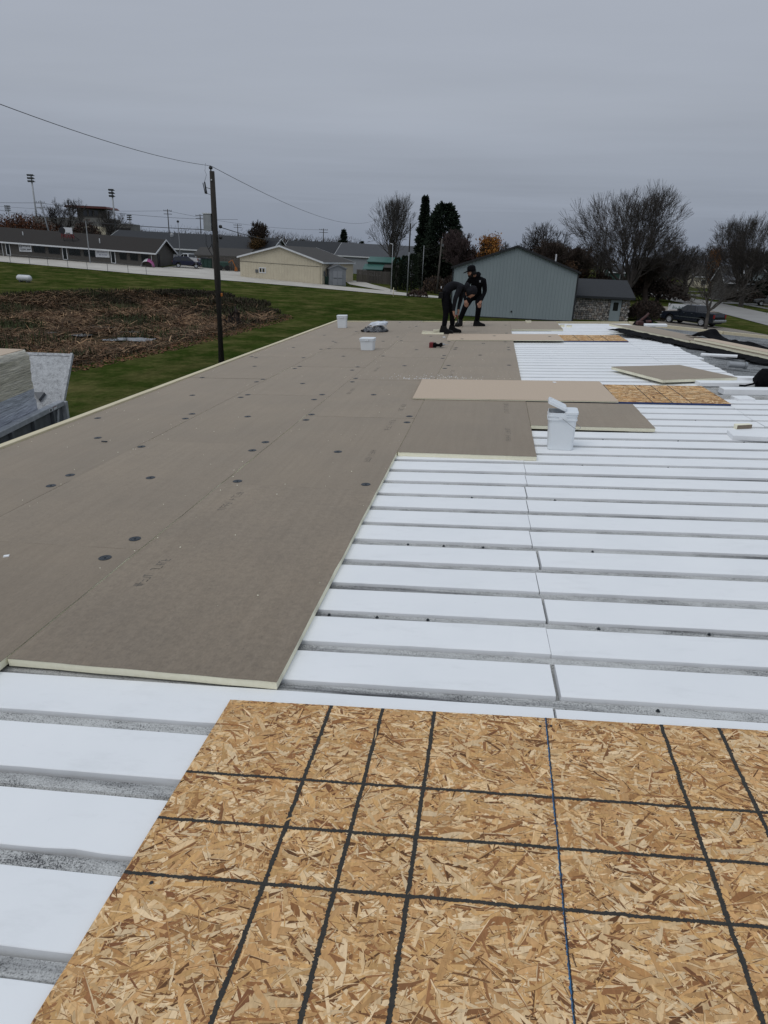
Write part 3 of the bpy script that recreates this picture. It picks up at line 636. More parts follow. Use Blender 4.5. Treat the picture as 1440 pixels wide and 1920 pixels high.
def marker(p, q, w, z, seed, mat='marker_black', jit=0.45, step=0.003):
    """hand-drawn line with a fuzzy edge"""
    r = random.Random(seed); p, q = Vector(p), Vector(q); d = q-p; L = d.length; d.normalize(); s = Vector((-d.y, d.x)); n = max(2, int(L/step)); vs_ = []; wob = 0
    for i in range(n+1):
        wob = wob*.9+r.uniform(-.0006, .0006); c = p+d*(L*i/n)
        for sg in (-1, 1):
            lw_ = 1+.30*noise.noise(Vector((i*.05, sg*7, seed)))+.35*noise.noise(Vector((i*.35, sg*3, seed)))*jit/.45; e = c+s*(sg*w*(lw_+(r.uniform(0, jit*1.3) if r.random() < .3 else r.uniform(-.12, .12)))/2+wob); vs_.append((e.x, e.y, z))
    return MB().add(vs_, [(2*i, 2*i+2, 2*i+3, 2*i+1) for i in range(n)])
def osb_sheet(label, M, L, W, n, seed, vlines, hlines, lw, blue=None, t=0.0115, front='osb_core', grp='wood strand boards on the roof', big=1.0):
    o = thing('strand_board', label, 'strand board', group=grp, M=M)
    mb = MB(); mb.box(0, L, 0, W, -t, 0.0); mb.build('core', G['osb_core'], o)
    if front != 'osb_core':
        mb = MB(); mb.box(0.002, L-.002, -0.002, -0.0004, -t, -0.0004); mb.build('painted_edge', G[front], o)
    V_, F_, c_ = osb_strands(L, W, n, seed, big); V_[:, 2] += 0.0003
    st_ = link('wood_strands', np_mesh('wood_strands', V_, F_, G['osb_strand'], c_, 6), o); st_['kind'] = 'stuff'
    for i, v in enumerate(vlines): marker((v, 0.001), (v+random.uniform(-.004, .004), W-.001), lw, 0.0018+.00005*i, seed+i).build('marker_line', G['marker_black'], o)
    for i, v in enumerate(hlines): marker((0.001, v), (L-.001, v+random.uniform(-.004, .004)), lw*.85, 0.0021+.00005*i, seed+50+i).build('marker_line', G['marker_black'], o)
    if blue is not None:
        m_ = marker((blue, 0.001), (blue+.004, W-.001), 0.0032, 0.0024, seed+90, jit=.8)
        m_.build('chalk_line', G['letter_black'], o)
        m2 = marker((blue-.0015, 0.001), (blue+.0018, W-.001), 0.0040, 0.00225, seed+91, jit=1.2, step=.004); r = random.Random(5)
        for k in range(150):
            x = blue+r.gauss(0, .006); y = r.uniform(0.01, W-.01); e = r.uniform(.0004, .0012); m2.quad((x-e, y-e, .0022), (x+e, y-e, .0022), (x+e, y+e, .0022), (x-e, y+e, .0022))
        m2.build('chalk_dust', G['chalk_blue'], o)
    return o
NM = RM(-0.160, -0.105, ST+0.0145, math.radians(-.3)) @ Matrix.Translation((0, -1.222, 0))
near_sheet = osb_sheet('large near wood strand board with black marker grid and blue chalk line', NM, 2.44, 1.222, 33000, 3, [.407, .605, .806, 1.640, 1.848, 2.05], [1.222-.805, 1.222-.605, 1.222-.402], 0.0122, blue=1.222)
pn = MB()
for (x, y) in [(.095, .39), (.41, .445), (1.20, 1.17), (1.24, 1.175), (2.2, 1.0)]: pn.lathe([(0.006, 0.0026), (0.004, 0.0028)], 8, M=Matrix.Translation((x, y, 0)))
pn.build('nail_hole', G['letter_black'], near_sheet)
for ch in near_sheet.children:                     # this sheet was cut slightly out of square
    co = np.empty(len(ch.data.vertices)*3, 'f4'); ch.data.vertices.foreach_get('co', co); co = co.reshape(-1, 3); co[:, 1] += .058*co[:, 0]; ch.data.vertices.foreach_set('co', co.ravel()); ch.data.update()
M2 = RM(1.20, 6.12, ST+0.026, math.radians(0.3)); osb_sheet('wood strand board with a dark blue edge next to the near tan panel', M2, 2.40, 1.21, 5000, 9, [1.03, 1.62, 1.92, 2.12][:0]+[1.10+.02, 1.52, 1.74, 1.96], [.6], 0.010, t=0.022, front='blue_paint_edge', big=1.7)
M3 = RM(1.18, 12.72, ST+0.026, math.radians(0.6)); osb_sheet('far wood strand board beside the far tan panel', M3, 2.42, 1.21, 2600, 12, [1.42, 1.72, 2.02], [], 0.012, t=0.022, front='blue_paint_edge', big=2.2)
board(-.17, 2.28, 5.95, 7.37, 'long pale tan panel laid over the grey boards, nearer of the two', h=0.017, face='tan_facer', core='foam_cut_edge', t=0.014, grp='tan panels on the roof', name='tan_panel', M=RM(1.06, 6.66, 0.019, math.radians(1.2)))
BOARDS.pop()
board(-.2, 2.25, 12.45, 13.72, 'long pale tan panel by the workers, farther of the two', h=0.017, face='tan_facer', t=0.014, grp='tan panels on the roof', name='tan_panel', M=RM(1.02, 13.1, 0.019, math.radians(1.4)))
BOARDS.pop()
for (x, y) in [(-.2, .2), (-.9, -.45), (1.0, .1)]: link('fastener_plate', plm, [q for q in bpy.data.objects if q.name == 'tan_panel.001'][0], Matrix.Translation((x, y, .001)))

# ---------------------------------------------------------------- pails
def rsq(a, b, r, n=5):
    """rounded rectangle outline"""
    P = []
    for (sx, sy, a0) in ((1, 1, 0), (-1, 1, PI/2), (-1, -1, PI), (1, -1, 3*PI/2)):
        for k in range(n): t = a0+PI/2*k/(n-1); P.append((sx*(a-r)+r*math.cos(t), sy*(b-r)+r*math.sin(t)))
    return P
def loft(mb, rings, m=0, M=None, caps=(True, True)):
    n = len(rings[0][0]); vs_ = []
    for P, z in rings: vs_ += [Vector((x, y, z)) for x, y in P]
    if M is not None: vs_ = [M @ v for v in vs_]
    fs = [(i*n+k, i*n+(k+1) % n, (i+1)*n+(k+1) % n, (i+1)*n+k) for i in range(len(rings)-1) for k in range(n)]
    if caps[0]: fs.append(tuple(range(n-1, -1, -1)))
    if caps[1]: fs.append(tuple((len(rings)-1)*n+k for k in range(n)))
    mb.add(vs_, fs, m); return mb
def pail(label, M, a, b, H, lid='closed'):
    o = thing('pail', label, 'pail', group='white plastic pails', M=M); r = 0.028; tp = 0.90
    mb = MB()
    rings = [(rsq(a*tp-.004, b*tp-.004, r), 0), (rsq(a*tp, b*tp, r), 0.006), (rsq(a*.985, b*.985, r), H*.80)]
    for z, e in ((H*.80, .006), (H*.83, .007), (H*.832, .001), (H*.90, .001), (H*.902, .006), (H*.925, .006), (H*.927, .001), (H, .001)): rings.append((rsq(a+e, b+e, r), z))
    if lid == 'open': rings += [(rsq(a-.003, b-.003, r), H), (rsq(a*tp-.006, b*tp-.006, r), 0.012)]
    loft(mb, rings, caps=(True, True)); mb.build('tub', G['pail_plastic'], o, smooth=False)
    mb = MB(); mb.box(-.035, .035, -b-.011, -b-.004, H*.83, H*.90); mb.build('handle_boss', G['pail_plastic'], o)
    if lid == 'open':
        mb = MB(); loft(mb, [(rsq(a*.42+.008, b+.008, r*.8), 0), (rsq(a*.42+.008, b+.008, r*.8), .022), (rsq(a*.42, b, r*.8), .026)], M=Matrix.Translation((a*.60, 0, H-.012))); mb.build('lid_back', G['pail_plastic'], o)
        ML = Matrix.Translation((a*.20, 0, H+.014)) @ Matrix.Rotation(math.radians(24), 4, 'Y') @ Matrix.Translation((-a*.72, 0, 0))
        mb = MB(); loft(mb, [(rsq(a*.70, b+.008, r*.9), 0), (rsq(a*.70, b+.008, r*.9), .022), (rsq(a*.68, b+.004, r*.9), .025), (rsq(a*.58, b-.02, r*.8), .025), (rsq(a*.58, b-.02, r*.8), .019)], M=ML); mb.build('lid_flap', G['pail_plastic'], o)
        pts = [Vector((.0, -b-.012, H*.865))]+[Vector((.0+(.135)*t, -b-.012-.03*math.sin(t*PI), H*.865-.098*t)) for t in (.2, .45, .7, .95)]+[Vector((.16, -b*.6, H*.865-.10)), Vector((.17, 0, H*.865-.10)), Vector((.16, b*.6, H*.865-.10)), Vector((0, b+.012, H*.865))]
        MB().tube(pts, .0022, 6).build('handle', G['steel_grey'], o, smooth=True)
    else:
        mb = MB(); loft(mb, [(rsq(a+.006, b+.006, r), H-.018), (rsq(a+.008, b+.008, r), H-.01), (rsq(a+.008, b+.008, r), H+.008), (rsq(a, b, r), H+.014), (rsq(a-.02, b-.02, r), H+.010)]); mb.build('lid', G['pail_plastic'], o)
        pts = [Vector((0, -b-.01, H*.86))]+[Vector((.0+a*1.12*math.sin(t), -b*math.cos(t)*1.1, H*.86-.01*math.sin(t)-.0)) for t in (.3, .7, 1.1, 1.57, 2.0, 2.5)]+[Vector((0, b+.01, H*.86))]
        MB().tube(pts, .0025, 6).build('handle', G['steel_grey'], o, smooth=True)
    return o
def UP(X, Y, h, rz=0): return Matrix.Translation((X, Y, SL*X+h)) @ Matrix.Rotation(-AS, 4, 'Y') @ Matrix.Rotation(rz, 4, 'Z')
pail('open white pail with its lid folded back, standing on the foam strips', UP(1.455, 3.99, ST, -.05), .125, .105, .345, 'open')
pail('closed tall white pail near the far left roof corner', UP(-3.08, 15.28, 0.0, .1), .125, .12, .30)
pail('closed squat white pail in front of the plastic bag', UP(-1.585, 10.76, 0.0, -.04), .135, .115, .215)
# bag of fastener plates
o = thing('plastic_bag', 'clear plastic bag slumped over dark plates on the grey boards', 'plastic bag', M=UP(-2.06, 14.28, 0.0))
mb = MB(); r = random.Random(4)
for k in range(300):
    a = r.uniform(0, 2*PI); q = math.sqrt(r.random()); x, y = .32*q*math.cos(a), .19*q*math.sin(a); z = r.uniform(.01, max(.03, .20*(1-q**2)))
    mb.lathe([(.034, 0), (.034, .003), (.01, .005)], 9, M=Matrix.Translation((x, y, z)) @ Matrix.Rotation(r.uniform(-.6, .6), 4, 'X') @ Matrix.Rotation(r.uniform(-.6, .6), 4, 'Y'))
mb.build('steel_plates', G['dark_cloth_grey'], o)['kind'] = 'stuff'
vs_, fs_ = [], []; nu, nv = 36, 12
for j in range(nv+1):
    t = j/nv
    for i in range(nu):
        a = 2*PI*i/nu; rr_ = (1-t*.55) if t < .85 else (1-.85*.55)*(1-(t-.85)*4.2)
        nn = noise.noise(Vector((math.cos(a)*2.2, math.sin(a)*2.2, t*3)))*.16*(t+.15)
        vs_.append((.34*rr_*math.cos(a)*(1+nn)+.10*t+.06*t*t, .21*rr_*math.sin(a)*(1+nn), .004+.245*t**.8+nn*.10))
for j in range(nv):
    for i in range(nu): fs_.append((j*nu+i, j*nu+(i+1) % nu, (j+1)*nu+(i+1) % nu, (j+1)*nu+i))
fb = MB(); fb.add(vs_, fs_); fb.m = [1 if (q[0]//nu) >= 7+round(2*noise.noise(Vector((q[0] % nu*.35, 2, 0)))) else 0 for q in fs_]; fb.build('film', [G['clear_film'], G['milky_film']], o, smooth=True)
MB().add([(.20, -.02, .21), (.27, .01, .235), (.255, .05, .29), (.225, .02, .28), (.19, .05, .24)], [(0, 1, 2), (0, 2, 3), (0, 3, 4)]).build('bag_neck', G['clear_film'], o)
# cordless drill
o = thing('cordless_drill', 'black and red cordless screw gun lying on the grey boards', 'drill', M=UP(-.33, 11.22, 0.0, -.08))
mb = MB(); mb.cbox(-.105, -.03, -.06, .06, 0, .105, .012); mb.build('battery', G['red_plastic'], o)
mb = MB(); mb.box(-.112, -.106, -.035, .035, .02, .085); mb.build('battery_label', G['sign_white'], o)
mb = MB(); mb.cbox(-.03, .02, -.05, .05, 0, .095, .012); mb.tube([(.01, 0, .05), (.07, .005, .045), (.12, .01, .05)], [.036, .027, .034], 10); mb.build('grip', G['black_rubber'], o, smooth=False)
mb = MB(); mb.tube([(.12, .07, .055), (.12, .01, .055), (.125, -.08, .055)], [.036, .04, .036], 12); mb.build('motor_housing', G['black_rubber'], o)
mb = MB(); mb.tube([(.13, 0, .06), (.19, 0, .06), (.20, 0, .06), (.27, 0, .055)], [.025, .018, .006, .004], 8); mb.build('chuck', G['steel_grey'], o)
# offcut pile and cable beside the bent worker
def offcut(label, X, Y, L, W, H, rz, tilt=0, core='foam_cut_edge', h=0.0, top=None):
    M_ = UP(X, Y, h, rz) @ Matrix.Rotation(tilt, 4, 'Y'); o = thing('foam_offcut', label, 'foam offcut', group='loose foam scraps on the roof', M=M_)
    mb = MB(); mb.box(-L/2, L/2, -W/2, W/2, 0, H-.0025, j=.004); mb.build('foam_core', G[core], o)
    if top: mb = MB(); mb.box(-L/2+.001, L/2-.001, -W/2+.001, W/2-.001, H-.002, H); mb.build('facer', G[top], o)
    return o
offcut('long cream foam sliver by the bent worker, front of the pile', -.60, 13.78, .52, .055, .04, -.10)
offcut('cream foam sliver lying behind the front one in the pile', -.66, 14.02, .44, .05, .04, -.35, h=.004)
offcut('short cream foam sliver across the pile by the bent worker', -.46, 13.95, .30, .05, .04, .15, h=.045, tilt=.05)
offcut('thin foam sliver propped against the offcut pile', -.50, 14.10, .26, .03, .03, -.75, h=.05, tilt=-.3)
tag(MB().tube([(-.62, 14.05, .02), (-.5, 14.06, .06), (-.38, 14.0, .10), (-.26, 13.9, .05), (-.15, 13.84, .03)], .010, 6).build('cable', G['wire_black'], M=UP(0, 0, 0)), 'short black cable looped over the foam offcut pile', 'cable')
offcut('small grey-topped foam block on the far grey board', 1.72, 17.0, .13, .09, .06, .5, top='grey_facer')
offcut('cream foam crumb on the far white strips, left one', 2.55, 16.2, .10, .08, .06, .4, h=ST, top='grey_facer')
offcut('foam crumb on the far white strips, right one', 2.72, 16.15, .13, .07, .05, -.3, h=ST, top='grey_facer')
o = offcut('cream foam block lying on the strips at right, grey face to the front', 3.36, 4.99, .165, .05, .045, .30, h=ST, top=None); MB().box(-.079, .083, -.031, -.0285, .002, .040).build('facer', G['grey_facer'], o)
offcut('small white foam chip left of the far tan panel', -.28, 13.0, .05, .05, .03, .5, core='white_foam')
offcut('tiny pale foam chip on the nearest row of boards', -1.95, .97, .03, .02, .012, .5, core='white_foam')
offcut('tiny tan foam chip on the near tan panel', 1.65, 7.2, .04, .03, .015, .3, h=.02, core='white_foam')
tag(MB().tube([(0, 0, .008), (.06, -.005, .008)], .006, 6).build('screw', G['plate_steel'], M=UP(-2.86, 3.52, 0)), 'loose dark screw lying on the left grey boards', 'screw')
# loose strips lying on top at the right
def loose(label, X, Y, L, W, H, rz, h, tx=0): return tag(MB().cbox(-L/2, L/2, -W/2, W/2, 0, H, .003).build('foam_strip', G['white_foam'], M=UP(X, Y, h, rz) @ Matrix.Rotation(tx, 4, 'X')), label, 'foam strip', 'loose foam strips lying on the roof')
loose('loose white foam strip lying askew near the right picture edge', 4.33, 4.50, 2.44, .228, .045, -.07, ST+.001)
loose('loose white foam strip lying across the bare ribs in front of the black bag', 4.90, 7.06, 2.3, .20, .07, .02, RIBT+.001)
loose('white foam strip poking out under the loose askew board', 4.05, 7.60, .9, .20, .05, .06, ST)
loose('short white foam strip behind the black bag', 4.42, 8.05, .62, .16, .06, -.10, RIBT+.001)
loose('thin flat white foam piece on the bare ribs beyond the ridge', 4.85, 10.9, .60, .16, .03, -.35, RIBT-.015)
loose('white foam block beside the red tools at the far corner', 4.75, 15.75, .52, .30, .05, -.1, .03)
loose('small white foam scrap beside the blue-edged wood sheet', 3.86, 6.55, .20, .22, .045, .1, RIBT+.001)
# black tool bag with a blue panel
o = thing('tool_bag', 'black canvas bag with a blue panel at the right picture edge', 'bag', M=Matrix.Translation((4.62, 7.50, .18)) @ Matrix.Rotation(-.08, 4, 'Z'))
mb = MB(); 
for j in range(9):
    pass
loft(mb, [(rsq(.30, .14, .06), 0), (rsq(.31, .15, .06), .08), (rsq(.29, .13, .06), .17), (rsq(.25, .09, .05), .225), (rsq(.22, .05, .03), .235)]); bm_v = mb.v
mb.v = [(x+.02*noise.noise(Vector((x*7, y*7, z*7))), y+.025*noise.noise(Vector((x*6+4, y*6, z*6))), z*(1+.12*noise.noise(Vector((x*5, 3, z*2))))) for x, y, z in bm_v]
mb.build('body', G['dark_cloth'], o, smooth=True)
MB().quad((-.10, -.172, .10), (.12, -.172, .10), (.12, -.150, .20), (-.10, -.150, .20)).build('blue_panel', G['chalk_blue'], o)
MB().quad((-.06, -.177, .11), (-.045, -.177, .11), (-.03, -.160, .17), (-.045, -.160, .17)).quad((-.03, -.160, .17), (-.045, -.160, .17), (.0, -.1775, .115), (.012, -.1775, .115)).build('emblem', G['sign_white'], o)
MB().tube([(-.28, -.1, .12), (-.36, -.13, .05), (-.45, -.12, .015), (-.52, -.1, .01)], .014, 6).build('strap', G['dark_cloth'], o)
# torn-back old roof layer on the far slope: old boards, black membrane
SLP = Matrix.Rotation(AS, 4, 'Y'); OD = math.atan2(-1.72, .92)
def RR(X, Y, h, rz=0): return Matrix.Translation((X, Y, SL*RIDGE-SL*(X-RIDGE)+h)) @ SLP @ Matrix.Rotation(rz, 4, 'Z')
for i, (X, Y, h, L, W, lab, fc) in enumerate([(4.62, 14.05, .055, 2.7, 1.1, 'old grey-topped board with yellow edge at the far torn roof layer, left end', 'grey_facer'), (5.75, 11.95, .06, 2.44, 1.1, 'old grey-topped board with yellow edge at the torn roof layer, middle', 'grey_facer'), (6.75, 10.0, .05, 2.3, 1.1, 'old grey-topped board with yellow edge at the torn roof layer, right end', 'grey_facer'), (5.62, 11.78, .115, 2.3, .5, 'narrow old board lying on top of the torn roof layer', 'tan_facer')]):
    board(-L/2, L/2, -W/2, W/2, lab, M=RR(X, Y, h, OD+random.uniform(-.03, .03)), face=fc, t=.045, grp='old roof boards beyond the ridge', name='old_board'); BOARDS.pop()
def crumple(name, label, cat, M, nx_, ny_, sx, sy, fn, mat, warp=None):
    vs_ = []
    for j in range(ny_+1):
        for i in range(nx_+1):
            x, y = sx*(i/nx_-.5), sy*(j/ny_-.5); x2, y2 = warp(x, y)[:2] if warp else (x, y); vs_.append((x2, y2, fn(x, y)))
    fs_ = [(j*(nx_+1)+i, j*(nx_+1)+i+1, (j+1)*(nx_+1)+i+1, (j+1)*(nx_+1)+i) for j in range(ny_) for i in range(nx_)]
    ob = MB().add(vs_, fs_).build(name, G[mat], M=M, smooth=True)
    md = ob.modifiers.new('thickness', 'SOLIDIFY'); md.thickness = 0.004
    return tag(ob, label, cat)
nf = lambda x, y, s, k: noise.noise(Vector((x*s, y*s, k)))
crumple('rubber_membrane', 'black rubber membrane hanging below the old boards beyond the ridge', 'membrane', RR(5.25, 11.75, -.05, OD), 120, 16, 6.4, .85, lambda x, y: .016+.035*abs(nf(x, y, 5, 1))+.045*min(1, max(0, (y+.40)/.35)), 'black_rubber', lambda x, y: (x, y+(.22*nf(x, 0, 2.2, 9)+.10*nf(x, 0, 7, 4))*max(0, -y/.42), 0))
crumple('rubber_membrane', 'crumpled black rubber sheet heaped on the old boards', 'membrane', RR(5.75, 12.75, .065, OD+.05), 60, 24, 2.3, .55, lambda x, y: max(0.0, (.17*math.exp(-((x+.75)/.24)**2)+.06*math.exp(-((x-.1)/.5)**2)+.015)*max(0, 1-(y/.31)**2)**.6+.05*nf(x, y, 6, 2)*max(0, 1-(y/.31)**2)), 'black_rubber')
# pipe vent
o = thing('vent_pipe', 'short grey vent pipe lying on the bare ribs beyond the ridge', 'pipe', M=RR(4.62, 9.20, -.02, .1))
mb = MB(); mb.tube([(-.15, 0, .05), (.10, 0, .055)], .045, 14); mb.build('pipe', G['galvanised'], o, smooth=False)
mb = MB(); mb.tube([(.10, 0, .055), (.13, 0, .055)], .058, 14); mb.build('collar', G['steel_grey'], o)
# red tools and cloth heap at the far ridge corner
o = thing('tool_heap', 'heap of red tools and dark cloth at the far ridge corner', 'tools', M=RR(4.62, 16.4, .0, .2) @ Matrix.Scale(.8, 4))
vs_ = []; nu = 18
for j in range(8):
    for i in range(nu):
        a = 2*PI*i/nu; t = j/7; rr_ = .34*(1-t)**.6*(1+.35*noise.noise(Vector((math.cos(a)*2, math.sin(a)*2, t*2+5)))); vs_.append((rr_*math.cos(a)*1.15, rr_*math.sin(a)*.7, .30*t*(1+.3*noise.noise(Vector((a, t, 1))))))
MB().add(vs_, [(j*nu+i, j*nu+(i+1) % nu, (j+1)*nu+(i+1) % nu, (j+1)*nu+i) for j in range(7) for i in range(nu)]).build('dark_cloth', G['dark_cloth'], o, smooth=True)
mb = MB(); mb.tube([(-.25, -.12, .10), (-.05, -.1, .30), (.04, -.05, .40)], [.05, .045, .03], 8); mb.tube([(-.05, -.16, .12), (.12, -.18, .16)], [.07, .05], 8); mb.cbox(-.32, -.12, -.24, -.06, .03, .14, .02); mb.build('red_body', G['worn_red'], o)
mb = MB(); mb.cbox(.12, .28, -.22, -.08, .03, .12, .02); mb.build('blue_case', G['paint_navy'], o)

# ---------------------------------------------------------------- the two workers
def skin_body(name, parent, verts, edges, classes, mats):
    """verts: (x,y,z,r); grown with the Skin modifier, materials by nearest bone class"""
    me = bpy.data.meshes.new(name); me.from_pydata([v[:3] for v in verts], edges, [])
    ob = bpy.data.objects.new('tmp', me); COL.objects.link(ob)
    md = ob.modifiers.new('skin', 'SKIN'); md.use_smooth_shade = True; md.branch_smoothing = 0.3
    for i, v in enumerate(verts):
        rv = v[3] if isinstance(v[3], tuple) else (v[3], v[3]); me.skin_vertices[0].data[i].radius = rv
    me.skin_vertices[0].data[0].use_root = True
    s = ob.modifiers.new('sub', 'SUBSURF'); s.levels = 2; s.render_levels = 2
    dg = bpy.context.evaluated_depsgraph_get(); ev = ob.evaluated_get(dg); m2 = bpy.data.meshes.new_from_object(ev)
    bpy.data.objects.remove(ob)
    m2.name = name; m2.materials.clear()
    for q in mats: m2.materials.append(q)
    SP = []
    for (a, b) in edges:
        A, Bv = np.array(verts[a][:3]), np.array(verts[b][:3]); ca, cb = classes[a], classes[b]
        for t in np.linspace(0, 1, 5): SP.append((*(A*(1-t)+Bv*t), ca if t < .5 else cb))
    SP = np.array(SP)
    for p in m2.polygons:
        c = np.array(p.center); k = int(np.argmin(((SP[:, :3]-c)**2).sum(1))); p.material_index = int(SP[k, 3]); p.use_smooth = True
    return link(name, m2, parent)
def hand(verts, edges, cls, wrist, palm, direction, side, grip=0.4):
    """palm and five unequal bent fingers hanging off the wrist vertex"""
    d = Vector(direction).normalized(); s = Vector(side).normalized(); n = d.cross(s).normalized(); p = Vector(palm)
    i0 = len(verts); verts.append((*p, (.040, .024))); cls.append(1); edges.append((wrist, i0))
    for k, (o_, L) in enumerate(((-.033, .062), (-.011, .075), (.011, .070), (.032, .055))):
        a = p+d*.045+s*o_; b = a+d*L*.55+n*(grip*.02); c = b+(d*(1-grip*.8)+n*grip).normalized()*L*.5
        j = len(verts)
        for q, r_ in ((a, .012), (b, .0105), (c, .009)): verts.append((*q, r_)); cls.append(1)
        edges += [(i0, j), (j, j+1), (j+1, j+2)]
    a = p+s*-.042+d*.005; b = a+(d*.7-s*.5+n*.4).normalized()*.04; c = b+(d+n*.3).normalized()*.03; j = len(verts)
    for q, r_ in ((a, .014), (b, .012), (c, .010)): verts.append((*q, r_)); cls.append(1)
    edges += [(i0, j), (j, j+1), (j+1, j+2)]
def boot(parent, M):
    mb = MB(); pr = [(-.085, 0), (.20, 0), (.225, .015), (.22, .05), (.19, .072), (.13, .085), (.07, .11), (.052, .17), (-.062, .17), (-.082, .08)]
    loftP = []
    n = len(pr)
    for y, s_ in ((-.052, .90), (-.040, 1.0), (.040, 1.0), (.052, .90)): loftP += [Vector((x*s_ if x > 0 else x, y, z if z < .02 else .02+(z-.02)*s_)) for x, z in pr]
    fs = [tuple(range(n)), tuple(3*n+k for k in range(n-1, -1, -1))]+[(j*n+k, (j+1)*n+k, (j+1)*n+(k+1) % n, j*n+(k+1) % n) for j in range(3) for k in range(n)]
    mb.add([M @ v for v in loftP], fs); o = mb.build('boot', G['boot_leather'], parent)
    mb = MB(); mb.box(-.088, .223, -.05, .05, -.012, .003, M=M); mb.build('sole', G['black_rubber'], o); return o
def head_parts(parent, M, hat, beard=False):
    """face looks along +x of M; origin at the head centre"""
    mb = MB(); vs_ = []; nu, nv = 20, 14
    for j in range(nv+1):
        t = PI*j/nv; z = math.cos(t)
        for i in range(nu):
            a = 2*PI*i/nu; x, y = math.sin(t)*math.cos(a), math.sin(t)*math.sin(a)
            sx, sy, sz = .098, .076, .125
            jaw = 1-.22*max(0, -z)**1.2
            px, py, pz = x*sx*jaw+(.012 if x > 0 and z < -.2 else 0), y*sy*jaw, z*sz
            if x > .75 and abs(z) < .45: px += .010*(1-abs(y)*2)*(1-abs(z+.05)*2) if abs(y) < .5 else 0
            if x > .6 and .02 < z < .22 and .15 < abs(y) < .6: px -= .008
            vs_.append((px, py, pz))
    fs = [(j*nu+i, j*nu+(i+1) % nu, (j+1)*nu+(i+1) % nu, (j+1)*nu+i) for j in range(nv) for i in range(nu)]
    h = mb.add(vs_, fs).build('head', G['skin_tone'], parent, smooth=True, M=M)
    MB().add([(.090, -.013, -.028), (.090, .013, -.028), (.118, 0, -.026), (.096, -.006, .022), (.096, .006, .022)], [(0, 2, 3), (2, 1, 4), (2, 4, 3), (0, 1, 2)]).build('nose', G['skin_tone'], h)
    for s in (-1, 1):
        MB().lathe([(.001, -.004), (.010, -.002), (.010, .002), (.001, .004)], 8, M=Matrix.Translation((.088, s*.030, .018)) @ Matrix.Rotation(PI/2, 4, 'Y')).build('eye', G['letter_black'], h)
        MB().lathe([(.004, -.010), (.026, -.006), (.030, .004), (.018, .008)], 10, M=Matrix.Translation((-.004, s*.076, -.002)) @ Matrix.Rotation(-s*PI/2, 4, 'X') @ Matrix.Scale(.62, 4, (1, 0, 0))).build('ear', G['skin_tone'], h)
    MB().box(.088, .096, -.020, .020, -.062, -.054).build('mouth', G['red_roof'], h)
    prof = [(.088*k, z) for k, z in ((1.06, -.045), (1.12, .0), (1.12, .04), (1.04, .09), (.8, .122), (.4, .137), (.02, .14))]
    MH = Matrix.Translation((-.012, 0, .022)) @ Matrix.Scale(1.12, 4, (1, 0, 0))
    MB().lathe([(.086*1.03, -.075), (.088*1.05, -.02), (.088*1.02, .06)], 18, M=Matrix.Translation((-.026, 0, 0)) @ Matrix.Scale(1.05, 4, (1, 0, 0))).build('hair', G['boot_leather'], h, smooth=True)
    if hat == 'hood': prof = [(.096, -.12), (.104, -.06)]+prof[1:]; MH = Matrix.Translation((-.040, 0, .018)) @ Matrix.Scale(1.12, 4, (1, 0, 0))
    c = MB().lathe(prof if hat == 'hood' else prof[1:], 20, M=MH).build('hat', G['dark_cloth_grey' if hat == 'hood' else 'dark_cloth'], h, smooth=True)
    if hat == 'cap':
        MB().add([(.085, -.075, .045), (.085, .075, .045), (.19, .055, .020), (.215, 0, .018), (.19, -.055, .020), (.085, -.075, .039), (.085, .075, .039), (.19, .055, .014), (.215, 0, .012), (.19, -.055, .014)], [(0, 1, 2, 3, 4), (9, 8, 7, 6, 5), (1, 6, 7, 2), (2, 7, 8, 3), (3, 8, 9, 4), (4, 9, 5, 0)]).build('cap_brim', G['dark_cloth'], h)
    if beard: MB().lathe([(.05, -.035), (.062, -.01), (.066, .02)], 14, M=Matrix.Translation((.028, 0, -.088)) @ Matrix.Scale(1.1, 4, (1, 0, 0))).build('beard', G['boot_leather'], h, smooth=True)
    return h
# worker bending over: hips at left, head low at right
p1 = thing('person', 'worker in black bent double over the roof, reaching down with a tool', 'person', M=Matrix.Translation((-.33, 14.0, -.012)), group='two workers on the roof')
V1 = [(-.07, 0, .86, (.165, .15)), (-.02, 0, 1.02, (.155, .135)), (.12, 0, 1.10, (.17, .125)), (.27, 0, 1.09, (.165, .12)), (.38, 0, 1.03, .065), (.44, 0, .98, .06),
      (-.06, -.10, .80, .105), (.00, -.12, .47, .072), (-.03, -.12, .13, .062),
      (-.06, .10, .80, .105), (.13, .13, .46, .072), (.15, .14, .16, .062),
      (.28, -.19, 1.05, .075), (.19, -.23, .79, .056), (.17, -.18, .55, .040),
      (.30, .19, 1.04, .075), (.30, .22, .79, .056), (.26, .13, .56, .040)]
E1 = [(0, 1), (1, 2), (2, 3), (3, 4), (4, 5), (0, 6), (6, 7), (7, 8), (0, 9), (9, 10), (10, 11), (3, 12), (12, 13), (13, 14), (3, 15), (15, 16), (16, 17)]
C1 = [0]*len(V1); C1[5] = 1
for q_ in (1, 2, 3, 4, 12, 13, 14, 15, 16, 17): C1[q_] = 2
hand(V1, E1, C1, 14, (.18, -.17, .49), (.15, .1, -1), (0.3, 1, 0), .6); hand(V1, E1, C1, 17, (.27, .11, .50), (.1, -.2, -1), (.2, -1, 0), .6)
skin_body('body', p1, V1, E1, C1, [G['dark_cloth'], G['skin_tone'], G['dark_cloth_grey']])
head_parts(p1, Matrix.Translation((.52, -.01, .93)) @ Matrix.Rotation(math.radians(78), 4, 'Y') @ Matrix.Rotation(-.15, 4, 'X'), 'hood')
